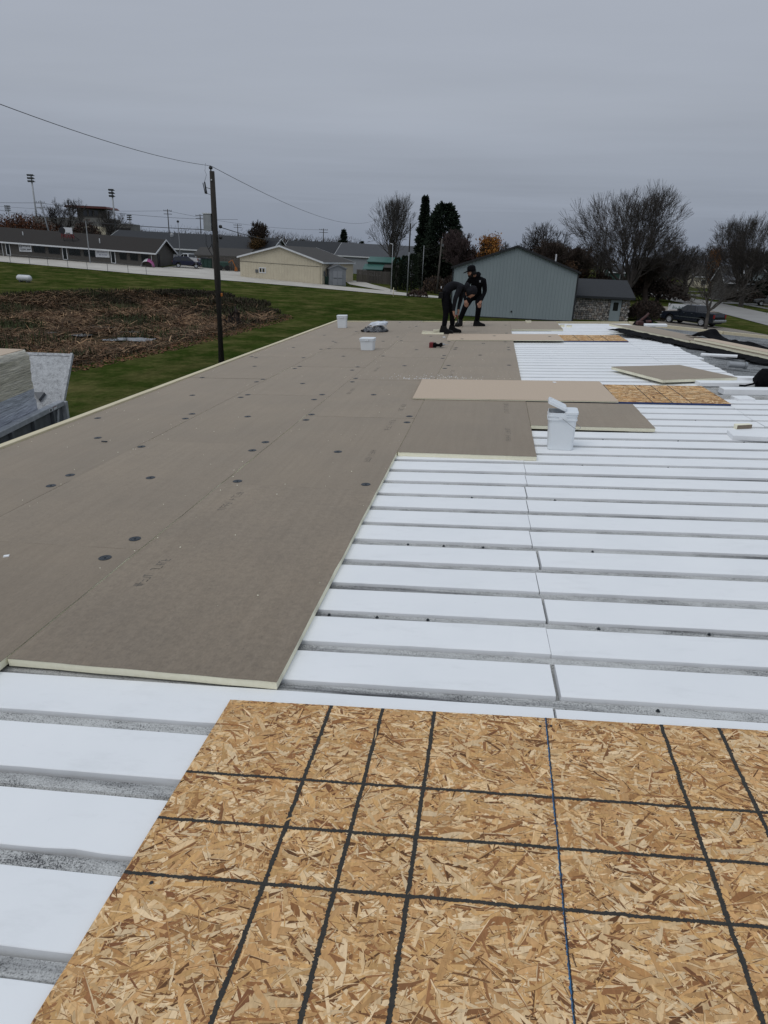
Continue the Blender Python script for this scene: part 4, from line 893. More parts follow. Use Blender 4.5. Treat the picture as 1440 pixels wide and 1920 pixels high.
MB().lathe([(.10, -.05), (.115, 0), (.10, .05), (.06, .075)], 14, M=Matrix.Translation((.40, 0, 1.045)) @ Matrix.Rotation(math.radians(115), 4, 'Y')).build('hood', G['dark_cloth_grey'], p1, smooth=True)
boot(p1, Matrix.Translation((-.03, -.12, .012)) @ Matrix.Rotation(-.15, 4, 'Z')); boot(p1, Matrix.Translation((.15, .15, .012)) @ Matrix.Rotation(.1, 4, 'Z'))
MB().cbox(-.20, -.10, -.215, -.165, .78, .92, .012).build('tool_pouch', G['boot_leather'], p1); MB().box(-.16, -.14, -.17, -.155, 1.00, 1.045).build('badge', G['sign_white'], p1)
o = thing('utility_knife', 'slim orange knife in the bent worker\'s hands', 'knife', M=Matrix.Translation((-.10, 13.92, .43)))
MB().tube([(0, 0, 0), (.05, .0, -.10)], [.014, .012], 6).build('knife_handle', G['red_plastic'], o); MB().tube([(.05, 0, -.10), (.075, 0, -.19)], [.006, .003], 5).build('blade', G['galvanised'], o)
# worker leaning with his hands on his knees
p2 = thing('person', 'worker in black cap leaning forward with both hands on his knees', 'person', M=Matrix.Translation((.13, 15.85, .006)), group='two workers on the roof')
V2 = [(.11, .20, .74, (.165, .14)), (.12, .12, .92, (.16, .135)), (.14, -.02, 1.08, (.175, .13)), (.14, -.12, 1.18, (.165, .11)), (.09, -.20, 1.25, .068), (.05, -.25, 1.29, .06),
      (.20, .17, .70, .105), (.24, -.14, .50, .078), (.22, .04, .14, .066),
      (.01, .17, .70, .105), (-.10, -.14, .50, .078), (-.22, .02, .14, .066),
      (.31, -.10, 1.14, .082), (.36, -.02, .88, .060), (.285, -.16, .665, .042),
      (-.04, -.12, 1.14, .082), (-.17, -.06, .88, .060), (-.115, -.19, .665, .042)]
E2 = list(E1[:17]); C2 = [0]*len(V2); C2[5] = 1
hand(V2, E2, C2, 14, (.27, -.205, .60), (-.15, -.1, -1), (1, 0, -.1), .15); hand(V2, E2, C2, 17, (-.10, -.22, .60), (.25, -.1, -1), (-1, 0, -.1), .15)
skin_body('body', p2, V2, E2, C2, [G['dark_cloth'], G['skin_tone']])
head_parts(p2, Matrix.Translation((-.015, -.30, 1.335)) @ Matrix.Rotation(math.radians(205), 4, 'Z') @ Matrix.Rotation(math.radians(14), 4, 'Y'), 'cap', True)
MB().lathe([(.11, -.05), (.125, 0), (.105, .05), (.06, .075)], 14, M=Matrix.Translation((.11, -.14, 1.25)) @ Matrix.Rotation(math.radians(-30), 4, 'Y')).build('hood', G['dark_cloth'], p2, smooth=True)
boot(p2, Matrix.Translation((.22, .04, .012)) @ Matrix.Rotation(-.1, 4, 'Z')); boot(p2, Matrix.Translation((-.22, .02, .006)) @ Matrix.Rotation(-1.9, 4, 'Z'))
MB().box(.20, .235, -.262, -.250, 1.10, 1.15).build('badge', G['steel_grey'], p2)

# ---------------------------------------------------------------- foam crumbs and shavings left by the cutting
def crumbs(name, label, n, pick, col, mat, h, seed, sz=(.002, .007)):
    r = np.random.default_rng(seed); P = pick(r, n); n = len(P); e = r.uniform(*sz, n); az = r.uniform(0, PI, n); V_ = []
    for sx, sy in ((-1, -.6), (1, -.5), (.8, .6), (-.9, .5)):
        dx, dy = sx*e*np.cos(az)-sy*e*np.sin(az), sx*e*np.sin(az)+sy*e*np.cos(az); V_.append(np.stack([P[:, 0]+dx, P[:, 1]+dy, SL*(P[:, 0]+dx)+h+0*e], 1))
    top = [v+np.stack([-(v[:, 0]-P[:, 0])*.3, -(v[:, 1]-P[:, 1])*.3, e*.9], 1) for v in V_]
    V_ = np.stack(V_+top, 1).reshape(-1, 3); o_ = np.arange(n)[:, None]*8
    F_ = np.concatenate([o_+np.array([q_]) for q_ in ((4, 5, 6, 7), (0, 1, 5, 4), (1, 2, 6, 5), (2, 3, 7, 6), (3, 0, 4, 7))], 0)
    tag(link(name, np_mesh(name, V_, F_, G[mat])), label, 'crumbs', kind='stuff')
def near_joint(r, n):
    k = r.integers(0, 4, n); x = np.where(k < 3, -3.66+1.22*k+r.normal(0, .10, n), r.uniform(-3.5, 1.1, n)); y = r.uniform(.4, 17, n)
    x = np.where(r.random(n) < .35, .2+r.normal(0, .5, n), x); y = np.where((x > .0), np.maximum(y, 7.6), y); return np.stack([np.clip(x, -3.55, 1.15), y], 1)
crumbs('foam_crumbs', 'tiny pale foam crumbs scattered over the grey boards', 520, near_joint, None, 'foam_cut_edge', .001, 41, (.0015, .005))
crumbs('foam_shavings', 'white foam shavings around the near tan panel', 160, lambda r, n: np.stack([r.normal(.0, .45, n), 7.42+np.abs(r.normal(0, .22, n))], 1), None, 'white_foam', .001, 42, (.002, .007))

# ================================================================ BESIDE THE BUILDING
# ---- utility pole
PX, PY, PZ = -11.79, 28.38, -3.70
o = thing('utility_pole', 'dark wooden utility pole with transformer box beside the roof', 'utility pole', (PX, PY, PZ))
MB().tube([(0, 0, -.3), (0, 0, 4), (-.02, 0, 8.45)], [.165, .145, .105], 12).build('pole', G['pole_wood'], o, smooth=True)
mb = MB(); mb.lathe([(.03, 0), (.03, .12), (.075, .13), (.085, .18), (.06, .24), (.03, .25)], 10, M=Matrix.Translation((-.07, 0, 8.40))); mb.build('top_insulator', G['wire_black'], o)
mb = MB(); mb.cbox(-.47, -.12, -.16, .16, 6.06, 6.74, .02); mb.build('transformer_box', G['galvanised'], o); mb = MB(); mb.box(-.50, -.10, -.18, .18, 6.742, 6.78); mb.build('box_lid', G['white_trim'], o)
for (z, x) in ((6.05, .12), (5.6, .11)): MB().lathe([(.06, -.06), (.075, 0), (.06, .06)], 10, M=Matrix.Translation((x+.14, -.02, z+.2)) @ Matrix.Rotation(PI/2, 4, 'Y')).build('spool_insulator', G['wire_black'], o)
mb = MB(); mb.tube([(-.36, -.05, 8.02), (-.30, -.05, 7.55)], [.03, .045], 8); mb.tube([(-.44, -.05, 7.98), (-.36, -.05, 7.56)], .018, 6); mb.tube([(-.30, -.05, 7.80), (-.08, 0, 7.75)], .012, 5); mb.tube([(-.30, -.05, 7.58), (-.08, 0, 7.5)], .008, 5); mb.build('fuse_cutout', G['wire_black'], o)
MB().tube([(-.30, 0, 8.75), (-.34, 0, 8.45), (-.28, 0, 8.3), (-.37, -.04, 8.02)], .007, 5).build('drop_wire', G['wire_black'], o)
for k, pts in enumerate(([(-.44, 0, 5.95), (-.46, 0, 5.5), (-.30, 0, 5.2), (-.16, 0, 4.98), (-.13, 0, 4.6)], [(-.20, 0, 5.95), (-.18, 0, 5.5), (-.14, 0, 5.2)], [(-.36, 0, 5.28), (-.2, 0, 5.5), (-.1, 0, 5.45), (-.12, 0, 5.1)])): MB().tube(pts, .016, 6).build('cable_loop', G['wire_black'], o)
MB().lathe([(.03, 0), (.03, .02)], 10, M=Matrix.Translation((-.02, -.115, 8.1)) @ Matrix.Rotation(PI/2, 4, 'X')).build('pole_tag', G['sign_white'], o)
MB().lathe([(.05, 0), (.05, .12), (.03, .14)], 8, M=Matrix.Translation((.19, -.05, 3.30))).build('marker_cap', G['orange_plastic'], o)
def wire(label, a, b, sag, r=.012, n=24):
    a, b = Vector(a), Vector(b); pts = [a.lerp(b, i/n)-Vector((0, 0, sag*4*(i/n)*(1-i/n))) for i in range(n+1)]
    return tag(MB().tube(pts, r, 5, cap=False).build('overhead_wire', G['wire_black']), label, 'wire', 'overhead wires')
TOPP = (PX-.08, PY, PZ+8.66)
wire('overhead wire from the pole top towards the upper left', (-12.0+3.2, 8.0, 4.15), TOPP, .25, .008)
wire('overhead wire from the pole top down to the far right trees', TOPP, (-19.5, 115, 7.1), 1.3, .012)
wire('thick cable running left from the pole box', (-60, 72, 5.6), (PX, PY, PZ+6.1), .5, .016)
wire('thick cable from the pole towards the autumn tree behind the garage', (PX+.26, PY, PZ+6.22), (-31, 118, 4.6), .9, .018)

# ---- dump trailer with wrapped bundle
TM = Matrix.Translation((-8.93, 11.75, 0)) @ Matrix.Rotation(math.radians(10.8), 4, 'Z')
o = thing('dump_trailer', 'grey dump trailer with tilted worn rear gate beside the building', 'trailer', M=TM)
mb = MB(); mb.box(-2.05, 0.0, -4.6, 0, -3.0, -2.9); mb.box(-.06, 0.0, -4.6, 0, -2.899, -1.9); mb.box(-2.05, -1.99, -4.6, 0, -2.899, -1.9); mb.build('bed', G['trailer_grey'], o)
mb = MB(); mb.cbox(-.10, .06, -4.6, .02, -1.899, -1.79, .012); mb.cbox(-2.11, -1.95, -4.6, .02, -1.899, -1.79, .012); mb.build('top_rail', G['trailer_rail'], o)
for y in (-.62, -1.55, -2.5, -3.4, -4.4): MB().box(.001, .075, y, y+.09, -2.95, -1.905).build('side_post', G['trailer_grey'], o)
MB().prism([(-.50, -2.6), (-.42, -2.6), (-.20, -1.93), (-.30, -1.93)], .012, .03, 'x').build('diagonal_brace', G['trailer_rail'], o)
MB().cbox(-.13, .09, .021, .14, -3.1, -1.82, .01).build('corner_post', G['trailer_rail'], o)
mb = MB(); mb.quad((.0635, -.78, -1.882), (.0635, -.38, -1.882), (.0635, -.38, -1.812), (.0635, -.78, -1.812)); mb.build('warning_label', G['sign_white'], o)
mb = MB(); mb.quad((.065, -.62, -1.83), (.065, -.40, -1.83), (.065, -.40, -1.816), (.065, -.62, -1.816)); mb.build('warning_stripe', G['letter_red'], o)
mb = MB(); mb.quad((.065, -.74, -1.875), (.065, -.66, -1.875), (.065, -.66, -1.83), (.065, -.74, -1.83)); mb.quad((.065, -.60, -1.87), (.065, -.56, -1.87), (.065, -.56, -1.84), (.065, -.60, -1.84)); mb.build('label_print', G['letter_black'], o)
GM = Matrix.Translation((-.12, .18, -1.97)) @ Matrix.Rotation(math.radians(-40), 4, 'X')
mb = MB(); mb.cbox(-2.0, 0.02, -.02, .04, -.42, 1.42, .008, M=GM); mb.build('rear_gate', G['worn_panel'], o)
mb = MB(); mb.box(.0205, .075, -.035, .055, -.40, 1.43, M=GM); mb.box(-2.0, .02, -.035, -.021, 1.34, 1.41, M=GM); mb.build('gate_frame', G['worn_panel'], o)
mb = MB(); mb.prism([(-.62, .30), (-.36, .30), (-.46, .10)], -.12, -.022, 'y', M=GM); mb.build('gate_bracket', G['trailer_grey'], o)
for s, y in ((.0, -1.6), (.0, -2.5), (-2.05, -1.6), (-2.05, -2.5)):
    wM = Matrix.Translation((s+(-.32 if s == 0 else .32), y, -3.30)) @ Matrix.Rotation(PI/2, 4, 'Y')
    wh = MB().lathe([(.20, -.11), (.36, -.11), (.38, -.06), (.38, .06), (.36, .11), (.20, .11)], 20, M=wM).build('wheel', G['tyre'], o); MB().lathe([(.05, -.115), (.19, -.105), (.19, .105), (.05, .115)], 14, M=wM).build('rim', G['galvanised'], wh)
MB().prism([(-.06, -3.15), (.06, -3.15), (.06, -3.0), (-.06, -3.0)], -6.0, -4.6, 'y', M=Matrix.Translation((-1.0, 0, 0))).build('drawbar', G['trailer_grey'], o)
# junk in the trailer behind the bundle
o = thing('scrap_pile', 'rusty scrap lying in the trailer behind the wrapped bundle', 'scrap', M=TM @ Matrix.Translation((-.5, -.35, -2.9)))
mb = MB(); r = random.Random(3)
for k in range(26): mb.box(-.25, .25, -.05, .05, -.02, .02, M=Matrix.Translation((r.uniform(-.6, .35), r.uniform(-.25, .25), r.uniform(.1, .98))) @ Matrix.Rotation(r.uniform(0, 3), 4, 'Z') @ Matrix.Rotation(r.uniform(-.5, .5), 4, 'Y'))
mb.build('scrap_pieces', G['fence_wood'], o)['kind'] = 'stuff'
o = thing('board_bundle', 'stacked boards wrapped in clear stretch film on the trailer', 'board bundle', M=TM @ Matrix.Translation((-.78, -2.12, 0)))
mb = MB(); rings = []; zt, zb_ = -.52, -2.88
nz_ = 46
for j in range(nz_+1):
    z = zb_+(zt-zb_)*j/nz_; P = rsq(.64, 1.27, .06, 4); Q = []
    if j >= nz_-1: P = rsq(.60, 1.23, .05, 4)
    M_ = []
    for i in range(len(P)):                      # subdivide outline
        P0 = rsq(.64, 1.27, .06, 4); a, b = P[i], P[(i+1) % len(P)]; n = max(1, int(math.hypot(P0[(i+1) % len(P0)][0]-P0[i][0], P0[(i+1) % len(P0)][1]-P0[i][1])/.12))
        for k in range(n): M_.append((a[0]+(b[0]-a[0])*k/n, a[1]+(b[1]-a[1])*k/n))
    for (x, y) in M_:
        w_ = .022*noise.noise(Vector((x*2+y*1.1, y*.9-x, z*11)))+.012*noise.noise(Vector((x*5, y*5, z*28))); s = 1+w_/.6; Q.append((x*s, y*(1+w_/1.3)))
    rings.append((Q, z-.0*(j >= nz_)))
loft(mb, rings)
for i, q in enumerate(mb.f):
    zc = sum(mb.v[k][2] for k in q)/len(q); t = noise.noise(Vector((zc*9, i % 60*.12, 0)))*.5+.5
    base = (0.74, 0.68, 0.54) if zc > -1.32 else (0.62, 0.65, 0.72); mb.c[i] = tuple(b_*(0.7+.5*t) for b_ in base)
mb.build('stretch_wrap', G['stretch_wrap'], o, smooth=True)
mb = MB(); mb.box(-.56, .56, -1.18, 1.18, zt+.001, zt+.012); mb.build('top_sheet', G['tan_facer'], o)

# ================================================================ BUILDINGS IN THE BACKGROUND
def house(name, label, X, Y, rz, W, D, zb, ze, zr, ridge, wall, roof, trim='white_trim', oh=.4, shear=0.0, cat='building', panel=0.0, th=.16):
    o = thing(name, label, cat, (X, Y, 0), rz); S = Matrix.Identity(4); S[2][0] = shear
    o['_S'] = shear
    wb = MB()
    if panel:                                     # ribbed sheet walls
        def ribbed(p, q, top):
            n = max(2, int(round((Vector(q)-Vector(p)).length/panel))); d = (Vector(q)-Vector(p)); L = d.length; d.normalize(); nn = Vector((d.y, -d.x))
            pr = []
            for k in range(n):
                s = L*k/n
                for (ds, off) in ((0, 0), (panel*.62, 0), (panel*.68, .028), (panel*.92, .028)): pr.append((min(L, s+ds), off))
            pr.append((L, 0)); vs_ = []
            for s, off in pr:
                b = Vector(p)+d*s+nn*off; vs_ += [(b.x, b.y, zb), (b.x, b.y, top(s))]
            wb.add([S @ Vector(v) for v in vs_], [(2*k, 2*k+2, 2*k+3, 2*k+1) for k in range(len(pr)-1)])
        if ridge == 'y':
            g = lambda s: ze+(zr-ze)*(1-abs(s-W/2)/(W/2))-.01; flat = lambda s: ze-.01
            ribbed((0, 0), (W, 0), g); ribbed((W, 0), (W, D), flat); ribbed((W, D), (0, D), g); ribbed((0, D), (0, 0), flat)
        else:
            g = lambda s: ze+(zr-ze)*(1-abs(s-D/2)/(D/2))-.01; flat = lambda s: ze-.01
            ribbed((0, 0), (W, 0), flat); ribbed((W, 0), (W, D), g); ribbed((W, D), (0, D), flat); ribbed((0, D), (0, 0), g)
    elif ridge == 'y': wb.prism([(0, zb), (W, zb), (W, ze), (W/2, zr-.02), (0, ze)], 0, D, 'y', M=S)
    else: wb.prism([(0, zb), (D, zb), (D, ze), (D/2, zr-.02), (0, ze)], 0, W, 'x', M=S)
    wb.build('wall', G[wall], o)
    ro = None
    for sgn in (0, 1):
        mb = MB()
        span = W if ridge == 'y' else D; ln = D if ridge == 'y' else W; sl = (zr-ze)/(span/2)
        a0 = (-oh, ze-sl*oh); a1 = (span/2, zr)
        if sgn: a0 = (span+oh, ze-sl*oh)
        poly = [a0, a1, (a1[0], a1[1]+th), (a0[0], a0[1]+th)]
        mb.prism(poly, -oh, ln+oh, 'y' if ridge == 'y' else 'x', M=S)
        q = mb.build('roof', G[roof], o)
        # barge boards on both gable ends and fascia along the eave
        tb = MB(); poly2 = [(a0[0], a0[1]-.06), (a1[0], a1[1]-.06), (a1[0], a1[1]+th+.01), (a0[0], a0[1]+th+.01)]
        for e0, e1 in ((-oh-.05, -oh-.003), (ln+oh+.003, ln+oh+.05)): tb.prism(poly2, e0, e1, 'y' if ridge == 'y' else 'x', M=S)
        e = a0[0]; ex = (e-.05, e-.003) if not sgn else (e+.003, e+.05)
        if ridge == 'y': tb.box(ex[0], ex[1], -oh, ln+oh, a0[1]-.08, a0[1]+th-.02, M=S)
        else: tb.box(-oh, ln+oh, ex[0], ex[1], a0[1]-.08, a0[1]+th-.02, M=S)
        tb.build('fascia', G[trim], o)
    return o
def hwin(o, face, a0, a1, z0, z1, W=0, D=0, frame='white_trim', name='window', pane='dark_glass', fw=.07, bars=0):
    S = Matrix.Identity(4); S[2][0] = o['_S']
    def bx(mb, p, q, r_, s, d0, d1):
        if face == 'front': mb.box(p, q, -d1, -d0, r_, s, M=S)
        elif face == 'right': mb.box(W+d0, W+d1, p, q, r_, s, M=S)
        elif face == 'left': mb.box(-d1, -d0, p, q, r_, s, M=S)
    mb = MB()
    bx(mb, a0, a0+fw, z0, z1, .004, .06); bx(mb, a1-fw, a1, z0, z1, .004, .06); bx(mb, a0+fw, a1-fw, z0, z0+fw, .004, .06); bx(mb, a0+fw, a1-fw, z1-fw, z1, .004, .06)
    for k in range(bars): c = a0+(a1-a0)*(k+1)/(bars+1); bx(mb, c-.025, c+.025, z0+fw, z1-fw, .004, .055)
    w_ = mb.build(name, G[frame], o); mb = MB(); bx(mb, a0+fw, a1-fw, z0+fw, z1-fw, .004, .025); mb.build('pane', G[pane], w_); return w_
# ---- low row of shops
SH = -0.031
mall = house('shop_row', 'long low taupe row of shops with brown roof and white eaves', -52.26-40*.992, 102.1-40*.126, math.radians(7.25), 40, 9.4, -2.5, .70, 2.55, 'x', 'siding_taupe', 'shingle_dark', oh=.55, shear=SH)
mall.location.z = SH*-40          # the row follows the slope of the ground
X = lambda s: 40-s
for (s0, s1, z0, z1) in [(18.9, 17.12, -.62, .48), (16.54, 14.77, -.62, .48), (13.34, 11.57, -.62, .60), (11.0, 9.2, -.62, .60), (5.4, 4.29, -.70, .62), (3.73, 2.52, -.70, .60), (1.98, .85, -.70, .60), (26, 24, -.6, .5), (30, 27.5, -.6, .5)]: hwin(mall, 'front', X(s0), X(s1), z0, z1, frame='letter_black', bars=1 if s0-s1 > 1.5 else 0)
for (s0, s1, z0, z1) in [(14.40, 13.62, -1.36, .57), (6.78, 6.05, -1.36, .50), (23.3, 22.6, -1.36, .5)]: hwin(mall, 'front', X(s0), X(s1), z0, z1, name='door', fw=.10)
for s in (.35, 23.8): MB().tube([Matrix(((1, 0, 0, 0), (0, 1, 0, 0), (SH, 0, 1, 0), (0, 0, 0, 1))) @ Vector((X(s), -.09, z)) for z in (.55, -1.7)], .05, 6).build('downspout', G['white_trim'], mall)
hwin(mall, 'right', 1.6, 2.5, -1.36, .45, W=40, frame='letter_black', name='door', pane='letter_black')
for (s, y, h) in ((21.5, 2.3, .5), (8.7, .9, .35)): MB().tube([(X(s), y, 1.45+SH*X(s)), (X(s), y, 1.45+h+.35+SH*X(s))], .07, 8).build('roof_vent', G['white_trim'], mall)
def mallpt(s, y, z): return mall.matrix_basis @ Vector((X(s), y, z+SH*X(s)))
MR = Matrix.Rotation(math.radians(7.25), 4, 'Z')
def text_mesh(txt, size, depth, mat, name, parent, M, align='CENTER'):
    cu = bpy.data.curves.new('t', 'FONT'); cu.body = txt; cu.size = size; cu.extrude = depth; cu.align_x = align; cu.align_y = 'CENTER'
    ob = bpy.data.objects.new('t', cu); COL.objects.link(ob); dg = bpy.context.evaluated_depsgraph_get()
    m2 = bpy.data.meshes.new_from_object(ob.evaluated_get(dg)); bpy.data.objects.remove(ob); m2.name = name; m2.materials.clear(); m2.materials.append(G[mat])
    return link(name, m2, parent, M)
FR = Matrix.Rotation(PI/2, 4, 'X')       # text plane facing -y
o = thing('roof_sign', 'roof sign with white panel, dark round emblem and red letters', 'sign', M=Matrix.Translation(mallpt(13.9, 1.2, 0)) @ MR)
z0 = 1.45
MB().box(-.55, .90, -.04, .04, 1.0+z0, 1.92+z0).build('panel', G['sign_white'], o)
MB().lathe([(.50, -.05), (.50, .05)], 18, M=Matrix.Translation((-.68, -.02, 1.45+z0)) @ FR).build('emblem', G['letter_black'], o)
text_mesh('PAWN', .95, .05, 'letter_red', 'letters', o, Matrix.Translation((.12, -.06, .62+z0)) @ FR @ Matrix.Scale(.74, 4, (1, 0, 0)))
MB().box(-.15, .55, -.046, -.041, 1.05+z0, 1.16+z0).build('small_print', G['letter_black'], o)
mb = MB(); mb.tube([(.8, .02, -.4+z0), (.8, .02, 1.2+z0)], .05, 6); mb.tube([(-.6, .02, -.4+z0), (-.6, .02, 1.2+z0)], .05, 6); mb.tube([(.85, .05, .9+z0), (1.5, 1.0, .1+z0)], .04, 6); mb.build('frame', G['letter_black'], o)
o = thing('wall_sign', 'white shop sign with dark logo square and dark lettering bars', 'sign', M=Matrix.Translation(mallpt(20.15, -.08, 0)) @ MR)
MB().box(-.98, .98, -.05, 0, -.62, .52).build('panel', G['sign_white'], o)
mb = MB(); mb.box(-.86, -.48, -.056, -.051, .0, .40); mb.build('logo_square', G['letter_black'], o); MB().box(-.74, -.56, -.062, -.057, .08, .30).build('logo_centre', G['sign_white'], o)
mb = MB()
for k in range(7):
    x = -.36+k*.17; mb.box(x, x+.12, -.056, -.051, .12+.02*(k % 3), .34-.03*(k % 2))
for a, b in ((-.80, .10), (.22, .86)): mb.box(a, b, -.056, -.051, -.32, -.20)
for k in range(8): mb.box(-.7+k*.18, -.6+k*.18, -.055, -.051, -.50, -.42)
mb.build('lettering', G['letter_black'], o)
o = thing('wall_banner', 'pale banner with violet script and number line on the shops', 'banner', M=Matrix.Translation(mallpt(8.05, -.08, 0)) @ MR)
MB().box(-1.1, 1.1, -.03, 0, -.58, .56).build('panel', G['sign_white'], o)
mb = MB(); r = random.Random(8)
for k in range(10):
    x = -.80+k*.165; mb.tube([(x, -.034, .06+r.uniform(0, .05)), (x+.05, -.034, .30+r.uniform(-.12, .08)), (x+.09, -.034, .08), (x+.14, -.034, .18)], .014, 4)
for a, b in ((-.55, -.15), (-.05, .22), (.30, .75)):
    for k in range(4): xx = a+(b-a)*k/4; mb.box(xx, xx+(b-a)/4*.7, -.036, -.031, -.28, -.17)
mb.build('script', G['letter_violet'], o)
# ---- cream garage
cg = house('garage', 'cream ribbed metal garage with brown shingle roof and white trim', -37.19, 99.36, math.atan2(-1.78, 13.06), 13.18, 13.5, -2.95, .62, 2.42, 'y', 'siding_cream', 'shingle_brown', oh=.3, panel=.45, shear=-.02)
hwin(cg, 'front', 3.1, 4.25, -1.40, -.62, bars=1, fw=.12)
MB().box(2.55, 2.95, -.14, -.035, -1.45, -1.0).build('meter_box', G['paint_grey'], cg)
S_ = Matrix.Identity(4); S_[2][0] = -.02
MB().box(.02, 13.14, -.05, -.03, .02, .07, M=S_).build('trim_band', G['siding_taupe'], cg)
MB().tube([(12.9, -.08, .4), (12.9, -.08, -3)], .05, 6).build('downspout', G['siding_cream'], cg)
MB().box(13.23, 13.36, .4, .8, -1.5, -.8).build('electric_meter', G['paint_grey'], cg)
for k in range(9): MB().box(6.7, 7.0, 1.0+k*1.35, 1.5+k*1.35, 2.33, 2.46, M=S_).build('ridge_vent', G['shingle_black'], cg)
# ---- small grey shed
sh = house('garden_shed', 'small grey wooden shed at the corner of the cream garage', -23.2, 98.2, math.radians(28), 2.5, 2.9, -2.9, -.35, .12, 'y', 'shed_grey', 'shingle_brown', trim='shed_grey', oh=.1, th=.08, cat='shed')
for x0, x1 in ((.55, 1.22), (1.26, 1.93)):
    d_ = MB().box(x0, x1, -.05, -.004, -2.7, -.75).build('door', G['siding_grey'], sh); MB().box(x0+.05, x1-.05, -.07, -.051, -1.75, -1.65).build('hinge_strap', G['paint_grey'], d_)
tag(MB().box(-.04, .04, 0, 2.4, 0, 1.2, M=Matrix.Rotation(.25, 4, 'Y')).build('leaning_panel', G['paint_green'], M=Matrix.Translation((-24.0, 98.6, -2.7)) @ Matrix.Rotation(-1.2, 4, 'Z')), 'dark panel leaning between garage and shed', 'panel')
# ---- blue-grey pole barn
bb = house('pole_barn', 'blue-grey ribbed metal barn with dark roof behind the workers', -3.35, 65.9, math.radians(2.0), 11.75, 16, -3.8, .86, 2.92, 'y', 'siding_blue', 'shingle_black', trim='shingle_black', oh=.18, panel=.315, th=.13, cat='barn')
MB().lathe([(.09, 0), (.09, .03)], 10, M=Matrix.Translation((5.9, -.03, -2.92)) @ FR).build('hose_bib', G['letter_black'], bb)
MB().tube([(9.9, 3.5, 1.6), (9.9, 3.5, 2.45)], .07, 8).build('roof_vent', G['white_trim'], bb)
MB().box(.0, 11.75, -.06, -.031, -3.75, -3.5).build('base_trim', G['shingle_black'], bb)
for x in (0, 11.75): MB().box(x-.07, x+.07, -.07, .07, -3.75, .85).build('corner_trim', G['shingle_black'], bb)
# ---- stone-faced building
SA = math.radians(4)
sb = house('stone_building', 'low stone-faced building with dark roof beside the blue barn', 8.0, 69.8, SA, 6.2, 8.0, -3.8, -1.30, .10, 'x', 'mortar', 'shingle_black', trim='shingle_black', oh=.35, th=.14)
def stones(o, x0, x1, z0, z1, seed, holes=()):
    """rubble stones as low faceted lumps set in mortar"""
    r = random.Random(seed); mb = MB(); z = z0
    pal = [(.34, .31, .28), (.24, .22, .20), (.42, .38, .34), (.17, .16, .15), (.30, .25, .21), (.38, .36, .35)]
    while z < z1-.05:
        h = r.uniform(.15, .27); x = x0+r.uniform(-.1, 0)
        while x < x1:
            w_ = r.uniform(.16, .34); cx, cz = x+w_/2, z+h/2+r.uniform(-.03, .03)
            if x0 < cx < x1 and not any(a < cx < b and c < cz < d for a, b, c, d in holes):
                n = r.randint(6, 8); fk = r.uniform(.75, 1.3); c = tuple(k*fk for k in r.choice(pal)); P = []
                for k in range(n): a = 2*PI*k/n+r.uniform(-.2, .2); P.append((cx+w_*.52*math.cos(a)*r.uniform(.85, 1.05), cz+h*.54*math.sin(a)*r.uniform(.85, 1.05)))
                dp = r.uniform(.03, .08); vs_ = [(px, -.005, pz) for px, pz in P]+[(cx+(px-cx)*.7, -dp, cz+(pz-cz)*.7) for px, pz in P]
                mb.add(vs_, [(k, (k+1) % n, n+(k+1) % n, n+k) for k in range(n)]+[tuple(n+k for k in range(n))], 0, c)
            x += w_*.95
        z += h*.93
    q = mb.build('stone_facing', G['stone_face'], o); q['kind'] = 'stuff'; return q
stones(sb, .02, 6.18, -3.7, -1.40, 5, holes=[(4.25, 5.45, -4, -1.5)])
dr = hwin(sb, 'front', 4.35, 5.38, -3.62, -1.58, name='door', frame='siding_blue', pane='siding_blue', fw=.10)
MB().box(4.62, 5.12, -.035, -.026, -2.6, -1.8).build('door_light', G['dark_glass'], dr)
# ---- far left stadium building with press box
pb = thing('stadium_stand', 'concrete stadium stand with red-roofed press box', 'building', (-101.5, 165, 0), math.radians(8))
MB().box(-4.2, 5.6, 0, 8, -2, 7.6).build('tower_wall', G['concrete'], pb)
MB().box(-14, -4.21, 1, 9, -2, 7.4).build('side_wall', G['concrete'], pb); MB().box(5.61, 10.6, 1, 8, -2, 6.6).build('side_wall', G['concrete'], pb)
for x in (-7.6, -5.6, 6.6, 8.0, 9.3): MB().box(x, x+1.3, .9 if x < 0 else .9, .99, 2.5, 5.6).build('opening', G['letter_black'], pb)
MB().box(-1.9, 4.8, -.05, -.01, 1.5, 5.6).build('pale_panel', G['siding_cream'], pb)
MB().box(-2.4, 3.6, .8, 6, 7.61, 9.6).build('press_box', G['siding_taupe'], pb)
for x in (-.8, .6, 2.0): MB().box(x, x+.9, .74, .79, 8.0, 9.3).build('window', G['dark_glass'], pb)
for x in (-4.0, 5.3): MB().tube([(x, .5, 7.6), (x, .5, 9.8)], .12, 6).build('post', G['white_trim'], pb)
MB().prism([(-5.0, 9.75), (6.0, 9.75), (5.4, 10.25), (-4.4, 10.25)], -.6, 7, 'y').build('roof', G['red_roof'], pb)
